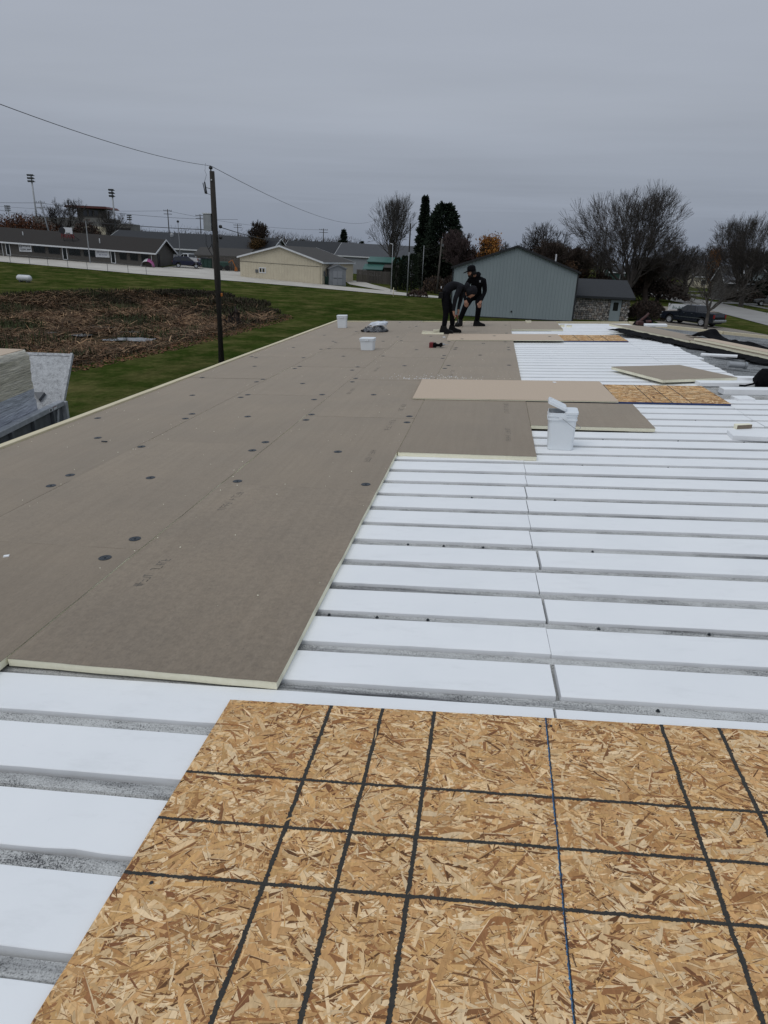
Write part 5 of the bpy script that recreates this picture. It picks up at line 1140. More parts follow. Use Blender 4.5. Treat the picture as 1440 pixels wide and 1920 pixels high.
# ---- long dark-roofed building behind the parking lot
lh = house('long_building', 'long building with black shingle roof and pale wall behind the parked cars', -70.5, 118.6, math.radians(2.0), 31.0, 15, -2.5, 1.55, 4.1, 'x', 'siding_grey', 'shingle_black', oh=.4, shear=-.012)
for a, b, z0, z1 in ((15.6, 17.6, -.9, .55), (18.2, 19.6, -.9, .4), (5, 7, -.9, .5), (9, 11, -.9, .5)): hwin(lh, 'front', a, b, z0, z1, fw=.10)
MB().lathe([(.35, 0), (.35, .5), (.2, .7)], 12, M=Matrix.Translation((11.0, 5.6, 3.3))).build('roof_fan', G['galvanised'], lh)
bh = house('bungalow', 'small cream bungalow with brown roof behind the wooden fence', -50.2, 113.5, math.radians(2), 8.6, 6.5, -2.6, .55, 1.65, 'x', 'siding_cream', 'shingle_brown', trim='siding_taupe', oh=.45)
hwin(bh, 'front', .7, 1.9, -.8, .2); hwin(bh, 'front', 6.3, 7.5, -.9, -.1, frame='white_trim')
# ---- grey hall, green-roofed store
gh = house('grey_hall', 'grey hall with dark grey shingle roof behind the green-roofed shed', -33.0, 145, math.radians(-2), 18.0, 12, -3.2, 1.35, 3.8, 'x', 'siding_grey', 'shingle_grey', oh=.3, shear=-.01)
dh = house('dark_roof_house', 'house with black roof partly hidden behind the cream garage', -46, 150, math.radians(-1), 13.0, 10, -3, 1.6, 3.9, 'x', 'siding_taupe', 'shingle_black', oh=.4)
gs = thing('green_shed', 'dark shed with green metal roofs behind the plank fence', 'shed', (-21.6, 119.5, 0), math.radians(-1))
MB().box(0, 6.2, .8, 5, -3, .55).build('wall', G['paint_green'], gs)
MB().prism([(-.3, .50), (2.6, 1.35), (2.6, 1.43), (-.3, .60)], -.2, 6.5, 'x', M=Matrix.Translation((0, .9, 0))).build('upper_roof', G['green_metal'], gs)
MB().prism([(-1.3, -.72), (.85, .12), (.85, .22), (-1.3, -.62)], -.5, 3.0, 'x').build('lower_roof', G['green_metal'], gs)
MB().prism([(-1.0, -.3), (.85, .18), (.85, .26), (-1.0, -.22)], 3.05, 6.4, 'x').build('lean_to_roof', G['shingle_brown'], gs)
MB().box(.0, 3.0, -.4, .79, -3, -.65).build('front_wall', G['letter_black'], gs); MB().box(3.05, 6.2, -.2, .79, -3, -.35).build('brown_wall', G['fence_wood'], gs)
w_ = MB().box(.65, 1.6, -.46, -.41, -1.75, -.85).build('white_board', G['sign_white'], gs); MB().lathe([(.14, 0), (.14, .02)], 4, M=Matrix.Translation((1.12, -.465, -1.3)) @ FR).build('board_mark', G['letter_black'], w_)
hwf = MB().box(1.85, 2.75, -.46, -.41, -1.65, -1.1).build('window', G['white_trim'], gs); MB().box(1.95, 2.65, -.475, -.461, -1.55, -1.2).build('pane', G['dark_glass'], hwf)

# ---- plank fences: every plank its own piece
def fence(name, label, a, b, h, pw=.22, mat='fence_wood'):
    a, b = Vector(a), Vector(b); L = (b-a).length; n = int(L/pw); ang = math.atan2(b.y-a.y, b.x-a.x); o = thing(name, label, 'fence', (a.x, a.y, 0), ang)
    pm_ = MB().box(0, pw-.018, -.012, .012, 0, 1).mesh('plank', G[mat])
    for k in range(n):
        p = a.lerp(b, (k+.5)/n); q = link('plank', pm_, o, Matrix.Translation((k*pw, random.uniform(-.006, .006), gz(p.x, p.y))) @ Matrix.Diagonal((1, 1, h+random.uniform(-.03, .03), 1)))
    for z in (.4, h-.35):
        za, zb2 = gz(a.x, a.y)+z, gz(b.x, b.y)+z
        MB().add([(0, .014, za), (L, .014, zb2), (L, .014, zb2+.09), (0, .014, za+.09), (0, .06, za), (L, .06, zb2), (L, .06, zb2+.09), (0, .06, za+.09)], [(0, 1, 2, 3), (7, 6, 5, 4), (3, 2, 6, 7), (0, 4, 5, 1)]).build('rail', G[mat], o)
    return o
fence('plank_fence', 'weathered plank fence right of the grey shed', (-21.6, 110.5), (-14.6, 112.5), 1.95)
fence('plank_fence', 'weathered plank fence behind the utility pole, by the garage', (-46.0, 110.0), (-38.2, 109.0), 2.0)
fence('plank_fence', 'weathered plank fence between the arborvitae and the blue barn', (-11.0, 108), (-3.5, 103), 1.9)
# ---- chain-link style fence in front of the lawn
fo = thing('post_fence', 'thin metal post fence between lawn and gravel lane', 'fence', (0, 0, 0)); pts_ = [(-76, 90.2), (-72.2, 90.3), (-68.4, 90.4), (-65.5, 90.6), (-62.6, 90.5), (-59.4, 90.3), (-56.2, 89.9), (-53.0, 89.7), (-49.9, 89.6), (-47.1, 89.4)]
for (x, y) in pts_: MB().tube([(x, y, gz(x, y)-.1), (x, y, gz(x, y)+1.15)], .035, 6).build('post', G['paint_grey'], fo)
for (p, q) in zip(pts_, pts_[1:]): MB().tube([(*p, gz(*p)+1.12), (*q, gz(*q)+1.12)], .022, 5).build('rail', G['paint_grey'], fo)

# ================================================================ VEHICLES
def wheel(o, x, y, z, r, side, rim='alloy'):
    M_ = Matrix.Translation((x, y, z)) @ Matrix.Rotation(-side*PI/2, 4, 'X')
    w_ = MB().lathe([(r*.62, -.12), (r*.94, -.12), (r, -.07), (r, .07), (r*.94, .12), (r*.64, .12), (r*.62, .03)], 24, M=M_).build('wheel', G['tyre'], o, smooth=False)
    mb = MB(); mb.lathe([(r*.54, .035), (r*.54, .06), (r*.56, .118), (r*.635, .122), (r*.635, .05)], 24, M=M_)
    for k in range(5):
        a = 2*PI*k/5; c, s = math.cos(a), math.sin(a); t = (-s, c)
        P = [(c*.03+t[0]*.045, s*.03+t[1]*.045), (c*r*.57+t[0]*.06, s*r*.57+t[1]*.06), (c*r*.57-t[0]*.06, s*r*.57-t[1]*.06), (c*.03-t[0]*.045, s*.03-t[1]*.045)]
        mb.prism(P, .07, .105, 'z', M=M_)
    mb.lathe([(.07, .10), (.06, .12)], 10, M=M_); mb.build('rim', G[rim], w_); return w_
def side_profile(pts, arches):
    """lower outline with round wheel arches cut in; pts upper outline from rear to front"""
    P = []
    x0, zb = pts[0][0], .42
    P.append((x0, zb))
    for (cx, r) in arches:
        for k in range(9): a = PI-PI*k/8; P.append((cx+r*math.cos(a), zb+r*math.sin(a)*.98))
    P.append((pts[-1][0], zb)); return P+pts[::-1]
def pickup(label, X, Y, rz, paint, grp=None, detail=True, sc=1.0, name='pickup_truck'):
    o = thing(name, label, 'pickup truck', group=grp, M=Matrix.Translation((X, Y, gz(X, Y)+.05)) @ Matrix.Rotation(rz, 4, 'Z') @ Matrix.Scale(sc, 4))
    W = .98; fw, rw = 1.90, -1.68
    up = [(-2.85, .60), (-2.90, .95), (-2.86, 1.22), (-.98, 1.25), (-.96, 1.28), (1.05, 1.24), (1.15, 1.22), (2.55, 1.10), (2.80, 1.02), (2.90, .80), (2.88, .55)]
    mb = MB(); mb.prism(side_profile(up, [(rw, .50), (fw, .50)]), -W, W, 'y'); b = mb.build('body', G[paint], o)
    md = b.modifiers.new('bevel', 'BEVEL'); md.width = .05; md.segments = 2; md.limit_method = 'ANGLE'
    mb = MB(); mb.box(-2.7, 2.75, -.80, .80, .30, .62); mb.build('chassis', G['letter_black'], o)
    # cab: tapered greenhouse
    lo, hi = [(-.98, 1.26), (1.15, 1.24)], [(-.80, 1.86), (.30, 1.88)]
    vs_ = [(x, s*(W-.03), z) for s in (-1, 1) for x, z in lo]+[(x, s*(W-.20), z) for s in (-1, 1) for x, z in hi]
    mb = MB(); mb.add(vs_, [(0, 1, 5, 4), (2, 6, 7, 3), (4, 5, 7, 6), (0, 4, 6, 2), (1, 3, 7, 5)]); c = mb.build('cab', G[paint], o); md = c.modifiers.new('bevel', 'BEVEL'); md.width = .05; md.segments = 2
    def glass(pts, nm='window'):
        return MB().add(pts, [tuple(range(len(pts)))]).build(nm, G['dark_glass'], o)
    for s in (-1, 1):
        f_ = lambda x, z: (x, s*(W-.03-.17*(z-1.26)/.61+.012), z)
        q1 = [f_(-.78, 1.32), f_(.02, 1.32), f_(.02, 1.78), f_(-.68, 1.78)]; q2 = [f_(.10, 1.32), f_(.92, 1.32), f_(.30, 1.79), f_(.10, 1.79)]
        glass(q1 if s < 0 else q1[::-1]); glass(q2 if s < 0 else q2[::-1])
        mb = MB(); mb.box(-2.0+.35, 1.30, s*(W+.004)-.008, s*(W+.004)+.008, .72, .76); mb.build('side_moulding', G['chrome'], o)
        for x in (-.62, .22): MB().box(x, x+.18, s*(W+.018)-.012, s*(W+.018)+.012, 1.10, 1.14).build('door_handle', G['chrome'], o)
        for x in (-.84, .06, 1.02): MB().box(x, x+.012, s*(W+.002)-.003, s*(W+.002)+.003, .55, 1.24).build('door_seam', G['letter_black'], o)
        MB().cbox(.80, .98, s*(W+.14)-.10, s*(W+.14)+.10, 1.28, 1.46, .02).build('mirror', G['letter_black'], o)
        MB().cbox(2.60, 2.86, s*(W-.15)-.13, s*(W-.15)+.13, .86, 1.04, .02).build('headlight', G['lamp_clear'], o)
        MB().box(-2.925, -2.84, s*(W-.09)-.08, s*(W-.09)+.095, .84, 1.16).build('tail_light', G['lamp_red'], o)
        for x in (rw, fw): wheel(o, x, s*(W-.13), .385, .40, s)
    glass([(.34, -.74, 1.86), (.34, .74, 1.86), (1.17, .88, 1.28), (1.17, -.88, 1.28)][::-1], 'windscreen'); glass([(-.83, -.72, 1.80), (-.83, .72, 1.80), (-.985, .85, 1.32), (-.985, -.85, 1.32)], 'rear_window')
    MB().cbox(2.86, 3.02, -.96, .96, .48, .72, .03).build('front_bumper', G['chrome'], o); MB().box(2.86, 2.93, -.62, .62, .74, 1.02).build('grille', G['chrome'], o)
    MB().cbox(-3.04, -2.88, -.94, .94, .50, .70, .03).build('rear_bumper', G['chrome'], o); MB().box(-2.80, -1.02, -.82, .82, 1.252, 1.262).build('bed_cover', G['letter_black'], o)
    return o
def suv(label, X, Y, rz, paint, grp=None, H=1.7, name='parked_car'):
    o = thing(name, label, 'car', group=grp, M=Matrix.Translation((X, Y, gz(X, Y)+.05)) @ Matrix.Rotation(rz, 4, 'Z'))
    W = .9; up = [(-2.2, .55), (-2.26, .9), (-2.2, 1.05), (1.0, 1.02), (2.1, .90), (2.3, .75), (2.28, .5)]
    b = MB().prism(side_profile(up, [(-1.35, .42), (1.40, .42)]), -W, W, 'y').build('body', G[paint], o); md = b.modifiers.new('bevel', 'BEVEL'); md.width = .05; md.segments = 2; md.limit_method = 'ANGLE'
    lo, hi = [(-2.15, 1.05), (1.05, 1.02)], [(-1.85, H-.04), (.25, H)]
    vs_ = [(x, s*(W-.03), z) for s in (-1, 1) for x, z in lo]+[(x, s*(W-.18), z) for s in (-1, 1) for x, z in hi]
    MB().add(vs_, [(0, 1, 5, 4), (2, 6, 7, 3), (4, 5, 7, 6), (0, 4, 6, 2), (1, 3, 7, 5)]).build('cabin', G[paint], o)
    for s in (-1, 1):
        f_ = lambda x, z: (x, s*(W-.03-.15*(z-1.05)/(H-1.05)+.014), z)
        for q in ([f_(-1.95, 1.10), f_(-1.0, 1.10), f_(-1.0, H-.12), f_(-1.75, H-.12)], [f_(-.92, 1.10), f_(.0, 1.10), f_(.0, H-.12), f_(-.92, H-.12)], [f_(.08, 1.10), f_(.85, 1.10), f_(.25, H-.12), f_(.08, H-.12)]): MB().add(q if s < 0 else q[::-1], [(0, 1, 2, 3)]).build('window', G['dark_glass'], o)
        MB().box(-2.285, -2.2, s*.72-.12, s*.72+.12, .80, 1.0).build('tail_light', G['lamp_red'], o); MB().box(2.15, 2.29, s*.68-.14, s*.68+.14, .70, .84).build('headlight', G['lamp_clear'], o)
        for x in (-1.35, 1.40): wheel(o, x, s*(W-.12), .33, .35, s)
    MB().add([(-2.17, -.75, 1.12), (-2.17, .75, 1.12), (-1.90, .66, H-.12), (-1.90, -.66, H-.12)][::-1], [(0, 1, 2, 3)]).build('rear_window', G['dark_glass'], o); MB().add([(.28, -.68, H-.05), (.28, .68, H-.05), (1.04, .82, 1.06), (1.04, -.82, 1.06)][::-1], [(0, 1, 2, 3)]).build('windscreen', G['dark_glass'], o)
    MB().cbox(-2.34, -2.24, -.86, .86, .42, .62, .03).build('rear_bumper', G['letter_black'], o); MB().cbox(2.27, 2.36, -.86, .86, .40, .60, .03).build('front_bumper', G['letter_black'], o)
    return o
TR = math.atan2(2.99, -2.57)
pickup('dark blue-black pickup truck parked on the tan driveway', 20.3, 70.1, TR, 'paint_dark')
pickup('white pickup truck parked behind the shops, left of the utility pole', -51.2, 112.0, math.radians(165), 'paint_white')
suv('dark navy car parked beside the gable end of the shops', -49.0, 106.8, math.radians(25), 'paint_navy')
pickup('white pickup truck far off by the houses at right', 53.0, 236, math.radians(175), 'paint_white')
suv('dark parked car at the right picture edge beyond the road', 44.5, 117.5, math.radians(170), 'paint_grey')
suv('dark van parked under the trees by the right-hand house', 47.5, 137.5, math.radians(120), 'paint_navy', H=1.9)
# yard clutter by the shops
o = thing('dumpster', 'dark green waste container behind the parked cars', 'container', (-46.0, 111.2, gz(-46, 111.2)), math.radians(5))
MB().prism([(-1.9, 0), (1.9, 0), (2.1, 1.5), (-2.1, 1.5)], -.9, .9, 'y').build('tub', G['paint_green'], o)
for k in range(6): MB().box(-1.75+k*.66, -1.65+k*.66, -.98, -.902, .1, 1.45).build('rib', G['paint_green'], o)
MB().box(-2.2, 2.2, -.98, .98, 1.502, 1.6).build('rim', G['letter_black'], o)
o = thing('small_digger', 'small olive and orange machine beside the waste container', 'machine', (-43.4, 108.4, gz(-43.4, 108.4)), .4)
MB().cbox(-.8, .8, -.5, .5, .55, 1.4, .12).build('engine_hood', G['paint_green'], o); MB().tube([(.6, 0, 1.1), (1.4, -.3, 1.7), (1.9, -.5, .6)], [.09, .08, .07], 6).build('boom', G['orange_plastic'], o)
for x in (-.55, .55):
    for s in (-.55, .55): MB().lathe([(.2, -.12), (.42, -.10), (.42, .10), (.2, .12)], 14, M=Matrix.Translation((x, s, .42)) @ FR).build('wheel', G['tyre'], o)
MB().prism([(1.7, 0), (2.2, .05), (2.1, .6), (1.8, .6)], -.85, -.2, 'y').build('bucket', G['orange_plastic'], o)
o = thing('playhouse_dome', 'pink and white plastic half dome by the end of the shops', 'plastic dome', (-53.2, 102.0, gz(-53.2, 102)+.05), math.radians(5))
for k, (a0, a1, mt) in enumerate(((0.05, .85, 'pink_plastic'), (.85, 1.5, 'pink_plastic'), (1.5, 2.3, 'sign_white'), (2.3, 3.09, 'sign_white'))):
    vs_ = []; 
    for j in range(7):
        for i in range(7): el, a = PI/2*j/6, a0+(a1-a0)*i/6; vs_.append((1.0*math.cos(a)*math.cos(el*.0+0)*1.0*(1), -.05-.75*math.sin(el), 1.25*math.sin(a)*(1-.35*math.sin(el))))
    MB().add(vs_, [(j*7+i, j*7+i+1, (j+1)*7+i+1, (j+1)*7+i) for j in range(6) for i in range(6)]).build('dome_panel', G[mt], o, smooth=True)
o = thing('gas_tank', 'white capsule-shaped tank lying on the far lawn', 'tank', (-51.1, 69.1, gz(-51.1, 69.1)), math.radians(-8))
MB().tube([(-.92, 0, .42), (-.85, 0, .42), (-.7, 0, .42), (.7, 0, .42), (.85, 0, .42), (.92, 0, .42)], [.12, .26, .34, .34, .26, .12], 16).build('shell', G['paint_white'], o, smooth=True)
for x in (-.5, .5): MB().box(x-.05, x+.05, -.25, .25, 0, .12).build('foot', G['paint_grey'], o)
# sign beside the pickup
o = thing('yard_sign', 'white framed yard sign with green lettering behind the pickup', 'sign', (24.6, 92.3, gz(24.6, 92.3)), math.radians(5))
MB().box(-1.4, 2.4, -.06, .06, .12, .85).build('panel', G['sign_white'], o); mb = MB(); r = random.Random(2)
for k in range(8): mb.tube([(-1.0+k*.38+dx, -.075, z) for dx, z in ((0, .25), (.08, .45+r.uniform(0, .2)), (.18, .28), (.28, .42+r.uniform(-.1, .1)))], .035, 4)
mb.build('script', G['letter_green'], o)
for x in (-1.45, 2.45): MB().box(x-.06, x+.06, -.08, .08, -.2, .92).build('post', G['white_trim'], o)
# poles
def pole(name, label, X, Y, zt, r=.06, mat='galvanised', lean=(0, 0), parts=None, grp=None, cat='pole'):
    z = gz(X, Y); o = thing(name, label, cat, (X, Y, z), 0, grp); MB().tube([(0, 0, -.3), (lean[0], lean[1], zt-z)], [r, r*.7], 8).build('shaft', G[mat], o, smooth=True)
    return o, (lean[0], lean[1], zt-z)
o, t = pole('lamp_post', 'slim pale pole with small top arm at the gravel bend', -13.47, 94.3, 3.15, .055, 'galvanised'); MB().tube([t, (t[0]-.35, t[1], t[2]+.06)], .05, 6).build('arm', G['white_trim'], o)
o, t = pole('flag_pole', 'tall pole, pale below and dark above, on the lawn edge', -10.49, 88.6, 5.55, .075, 'galvanised'); MB().tube([(0, 0, t[2]*.62), (0, 0, t[2]+.02)], .085, 8).build('upper_shaft', G['pole_wood'], o)
pole('flag_pole', 'slim grey pole just right of the arborvitae', -10.2, 104, 3.3, .05, 'galvanised')
o, t = pole('utility_pole', 'short weathered wooden pole in front of the dark evergreens', -7.5, 99, 4.2, .14, 'fence_wood', lean=(.3, 0)); MB().box(-.05+t[0], .3+t[0], -.1, .1, t[2]-1.0, t[2]-.7).build('bracket', G['paint_grey'], o)
pole('stake', 'low pale stake at the lawn edge by the poles', -12.0, 86.5, -2.1, .05, 'edge_wood', cat='stake')
o = thing('lamp_post', 'tall thin lamp pole in front of the shops with banner', 'pole', (-61.6, 99.6, gz(-61.6, 99.6))); MB().tube([(0, 0, 0), (0, 0, 6.1)], [.09, .06], 8).build('shaft', G['galvanised'], o)
o = thing('lamp_post', 'thin yard pole with round lamp in front of the long dark roof', 'pole', (-52.5, 112, gz(-52.5, 112))); MB().tube([(0, 0, 0), (0, 0, 6.6)], [.07, .05], 8).build('shaft', G['galvanised'], o); MB().lathe([(.05, 0), (.2, .1), (.22, .25), (.1, .38)], 12, M=Matrix.Translation((0, 0, 6.6))).build('lamp_head', G['wire_black'], o)
def floodlight(label, X, Y, zt, w_=1.6):
    o, t = pole('floodlight_mast', label, X, Y, zt, .22, 'galvanised', grp='stadium floodlights')
    for j in range(3):
        MB().box(-w_/2, w_/2, -.08, .08, t[2]-.15-j*.62, t[2]-.02-j*.62).build('crossbar', G['paint_grey'], o)
        for k in range(4): MB().lathe([(.10, 0), (.24, .32)], 8, M=Matrix.Translation((-w_/2+.2+k*(w_-.4)/3, -.1, t[2]+.1-j*.62)) @ Matrix.Rotation(math.radians(115), 4, 'X')).build('floodlight', G['paint_grey'], o)
floodlight('stadium floodlight mast at far left behind the bare tree', -104.5, 150, 15.4); floodlight('stadium floodlight mast right of the press box', -85.3, 150, 12.9, 1.3); floodlight('small distant floodlight mast at the left picture edge', -163, 220, 12.2, 2.0); floodlight('small distant floodlight mast left of the dark roof', -119.5, 220, 10.7, 1.6)
def crosspole(label, X, Y, zt, w_=2.4, lean=(0, 0), mat='pole_wood'):
    o, t = pole('utility_pole', label, X, Y, zt, .17, mat, lean, grp='distant utility poles', cat='utility pole')
    for dz in (.5, 1.3): MB().box(t[0]-w_/2, t[0]+w_/2, -.07, .07, t[2]-dz, t[2]-dz+.14).build('crossarm', G[mat], o)
    for k in (-1, -.45, .45, 1): MB().tube([(t[0]+k*w_/2*.92, 0, t[2]-.36), (t[0]+k*w_/2*.92, 0, t[2]-.1)], .05, 6).build('insulator', G['paint_grey'], o)
    return o
crosspole('distant crossarm pole left of the transformer pole', -91.7, 190, 11.4); crosspole('distant crossarm pole just left of the transformer box', -86.5, 200, 10.9, 2.8); crosspole('distant crossarm pole right of the transformer pole', -97.6, 260, 10.7, 3.2)
crosspole('pale leaning utility pole behind the shops roof', -86.5, 128, 9.0, 1.8, (-1.6, 0), 'shed_grey'); crosspole('distant crossarm pole behind the autumn tree', -58, 235, 9.4, 3.0)
for i, (a, b, s) in enumerate([((-190, 205, 13.5), (-91.7, 190, 11.0), 1.5), ((-91.7, 190, 11.0), (-58, 235, 9.0), 1.2), ((-190, 150, 13.0), (-88, 128, 8.6), 1.5), ((-88, 128, 8.6), (-60, 160, 8.2), .8), ((-7.4, 99, 3.6), (-10.2, 104, 2.9), .35), ((-7.4, 99, 2.6), (-10.2, 104, 1.8), .2)]):
    wire(['upper distant wire at far left', 'distant wire right of the crossarm pole', 'distant wire over the shops roof at far left', 'distant wire past the press box', 'drooping wire in front of the evergreens, upper', 'drooping wire in front of the evergreens, lower'][i], a, b, s, .03 if i < 4 else .02)
# houses across the road
h1 = house('brick_house', 'dark grey house with white gable trim across the road', 40.5, 128, math.radians(-4), 21, 10, -3.8, -.2, 2.2, 'x', 'siding_taupe', 'shingle_grey', oh=.5)
for a in (2, 6, 11, 16): hwin(h1, 'front', a, a+1.6, -2.3, -.9, fw=.1)
hwin(h1, 'front', 8.6, 9.7, -3.5, -1.2, name='door', pane='siding_cream')
gd = MB().prism([(-2.6, .1), (0, 2.6), (2.6, .1)], -1.2, 3, 'y', M=Matrix.Translation((4.2, 0, 0))).build('gable', G['siding_blue'], h1)
mb = MB(); mb.prism([(-2.9, -.1), (0, 2.75), (0, 3.0), (-3.05, .05)], -1.5, 3, 'y', M=Matrix.Translation((4.2, 0, 0))); mb.prism([(2.9, -.1), (0, 2.75), (0, 3.0), (3.05, .05)], -1.5, 3, 'y', M=Matrix.Translation((4.2, 0, 0))); mb.build('gable_roof', G['white_trim'], h1)
h2 = house('white_house', 'white-walled house with brown roof at the right picture edge', 52.0, 146, math.radians(-12), 14, 9, -3.8, -.5, 2.0, 'x', 'sign_white', 'shingle_brown', oh=.4)
for a in (1.5, 4, 8): hwin(h2, 'front', a, a+1.3, -2.5, -1.1, fw=.1, frame='letter_black')
h3 = house('far_house', 'low dark green house far behind the big bare tree', 38, 240, math.radians(2), 14, 9, -3.8, -.3, 1.7, 'x', 'paint_green', 'shingle_black', oh=.5, cat='house'); hwin(h3, 'front', 3.2, 4.6, -3.2, -.6, name='door', frame='white_trim')
h4 = house('far_house', 'brown-roofed house behind trees far down the road', 58, 215, math.radians(-3), 14, 9, -3.8, -.2, 2.6, 'x', 'siding_cream', 'shingle_brown', oh=.5, cat='house'); hwin(h4, 'front', 2, 3.4, -2.6, -1.2); hwin(h4, 'front', 6, 7.4, -2.6, -1.2)
h5 = house('far_house', 'low white house on the horizon left of the dark roof', -125, 235, .1, 13, 9, 0, 3.8, 6.0, 'x', 'white_trim', 'galvanised', oh=.6, cat='house'); hwin(h5, 'front', 2, 5, 1.6, 3.0)
o = thing('mailbox', 'dark mailbox post by the road', 'mailbox', (38.6, 150, gz(38.6, 150))); MB().box(-.12, .12, -.12, .12, 0, 1.1).build('post', G['letter_black'], o); MB().cbox(-.25, .25, -.3, .3, 1.1, 1.7, .1).build('box', G['letter_black'], o)
o = thing('mailbox', 'pale mailbox on a post farther down the road', 'mailbox', (38.4, 185, gz(38.4, 185))); MB().box(-.1, .1, -.1, .1, 0, 1.1).build('post', G['fence_wood'], o); MB().cbox(-.5, .5, -.35, .35, 1.1, 1.6, .1).build('box', G['galvanised'], o)

# ================================================================ TREES
def segs_mesh(name, S, cols, n=3):
    """S: (k,8) p0 p1 r0 r1"""
    S = np.array(S, 'f4'); p0, p1, r0_, r1_ = S[:, :3], S[:, 3:6], S[:, 6:7], S[:, 7:8]; d = p1-p0; d /= np.linalg.norm(d, axis=1, keepdims=True)+1e-9
    up = np.where(np.abs(d[:, 2:3]) > .9, np.array([[1., 0, 0]]), np.array([[0, 0, 1.]])); a = np.cross(d, up); a /= np.linalg.norm(a, axis=1, keepdims=True)+1e-9; b = np.cross(d, a)
    V_ = []
    for k in range(n): V_.append(p0+(a*math.cos(2*PI*k/n)+b*math.sin(2*PI*k/n))*r0_)
    for k in range(n): V_.append(p1+(a*math.cos(2*PI*k/n)+b*math.sin(2*PI*k/n))*r1_)
    V_ = np.stack(V_, 1).reshape(-1, 3); o_ = np.arange(len(S))[:, None]*2*n
    F_ = np.concatenate([o_+np.array([[k, (k+1) % n, n+(k+1) % n, n+k]]) for k in range(n)], 0); C_ = np.concatenate([cols]*n, 0)
    return np_mesh(name, V_, F_, G['bark'], C_)
def grow(seed, H, r0_, levels, nch=(2, 3), ang=(.35, .7), side=.55, up=.10, first=.2, shrink=(.66, .86), cap=9000, rmin=.012, stems=1, jit=.16, nch0=None, ang0=None, base=1.0):
    r = random.Random(seed); S = []; tips = []; st = []
    for k in range(stems):
        a = 2*PI*k/max(1, stems)+r.uniform(0, .6); tl = 0 if stems == 1 else r.uniform(.12, .34); st.append((Vector((0, 0, 0)), Vector((math.cos(a)*tl, math.sin(a)*tl, 1)).normalized(), H*first*r.uniform(.9, 1.1), r0_*(1 if stems == 1 else .62), 0))
    def rot(d, an):
        p = d.cross(Vector((r.uniform(-1, 1), r.uniform(-1, 1), r.uniform(-1, 1)))).normalized(); return (d*math.cos(an)+p*math.sin(an)).normalized()
    from collections import deque
    st = deque(st)
    while st and len(S) < cap:
        p, d, L, rad, l = st.popleft(); n = 3 if l < 3 else 2
        for i in range(n):
            d = (d+Vector((r.gauss(0, jit), r.gauss(0, jit), r.gauss(0, jit)+up*.5))).normalized(); q = p+d*(L/n); r1_ = max(rmin*.6, rad*(.90 if l else .93)); S.append((*p, *q, rad, r1_)); p, rad = q, r1_
            if l >= 1 and l < levels and r.random() < side: st.append((p, rot(d, r.uniform(.5, 1.0)), L*r.uniform(.5, .75), max(rmin, rad*.5), l+1))
        if l < levels:
            for k in range(r.randint(*(nch if l else (nch0 or nch)))): st.append((p, (rot(d, r.uniform(*(ang if l else (ang0 or ang))))+Vector((0, 0, up))).normalized(), L*r.uniform(*shrink)*(base if l == 0 else 1), max(rmin, rad*r.uniform(.58, .74)), l+1))
        else: tips.append(p)
    return S, tips
TREEM = {}
def tree_mesh(key, H, col, leaf=None, **kw):
    S, tips = grow(H=H, **kw); S = np.array(S); zmax = S[:, 5].max(); S = S*H/zmax; S[:, 6:8] = np.maximum(S[:, 6:8], .010)
    big = S[:, 6] > .05; r = np.random.default_rng(kw['seed']); C_ = np.array(col)[None, :]*r.uniform(.75, 1.25, (len(S), 1))
    tr = segs_mesh('trunk', S[big], C_[big], 6); cr = segs_mesh('crown', S[~big], C_[~big]*1.05, 3); lv = None
    if leaf:
        n, sz, cols = leaf; tp = np.array([tuple(t) for t in tips])*H/zmax; P = tp[r.integers(0, len(tp), n)]+r.normal(0, .35, (n, 3)); a = r.normal(0, 1, (n, 3)); a /= np.linalg.norm(a, axis=1, keepdims=True); b = np.cross(a, r.normal(0, 1, (n, 3))); b /= np.linalg.norm(b, axis=1, keepdims=True)
        s = r.uniform(*sz, (n, 1)); V_ = np.stack([P-a*s, P+b*s*.6, P+a*s, P-b*s*.6], 1).reshape(-1, 3); c = np.array(cols)[r.integers(0, len(cols), n)]*r.uniform(.7, 1.3, (n, 1)); lv = np_mesh('leaves', V_, np.arange(4*n).reshape(n, 4), G['leafage'], c)
    TREEM[key] = (tr, cr, lv)
def tree(label, key, X, Y, sc=1.0, rz=0.0, sxy=1.0, name='bare_tree', grp='leafless trees'):
    o = thing(name, label, 'tree', group=grp, M=Matrix.Translation((X, Y, gz(X, Y)-.1)) @ Matrix.Rotation(rz, 4, 'Z') @ Matrix.Diagonal((sc*sxy, sc*sxy, sc, 1)))
    tr, cr, lv = TREEM[key]; link('trunk', tr, o); link('crown', cr, o)
    if lv: link('leaves', lv, o)
    return o
DK = (.050, .043, .038)
tree_mesh('big', 16.0, (.062, .053, .047), seed=21, r0_=.50, levels=8, nch=(2, 3), ang=(.16, .42), side=.34, up=.07, first=.11, shrink=(.78, .92), cap=30000, rmin=.015, nch0=(9, 9), ang0=(.25, 1.0), base=2.0, jit=.11)
tree_mesh('vase', 15.5, (.085, .078, .072), seed=33, r0_=.5, levels=6, nch=(2, 3), ang=(.14, .34), side=.36, up=.10, first=.20, shrink=(.72, .90), cap=10000, rmin=.015, stems=6, jit=.09)
tree_mesh('medium', 9.0, DK, seed=5, r0_=.24, levels=6, nch=(2, 3), ang=(.2, .5), side=.4, up=.08, first=.15, cap=8000, rmin=.013, nch0=(5, 5), ang0=(.25, .85), base=1.6, jit=.12)
tree_mesh('medium_b', 10.0, DK, seed=14, r0_=.27, levels=6, nch=(2, 3), ang=(.22, .55), side=.4, up=.05, first=.15, cap=9000, rmin=.013, nch0=(5, 6), ang0=(.3, 1.0), base=1.5, jit=.13)
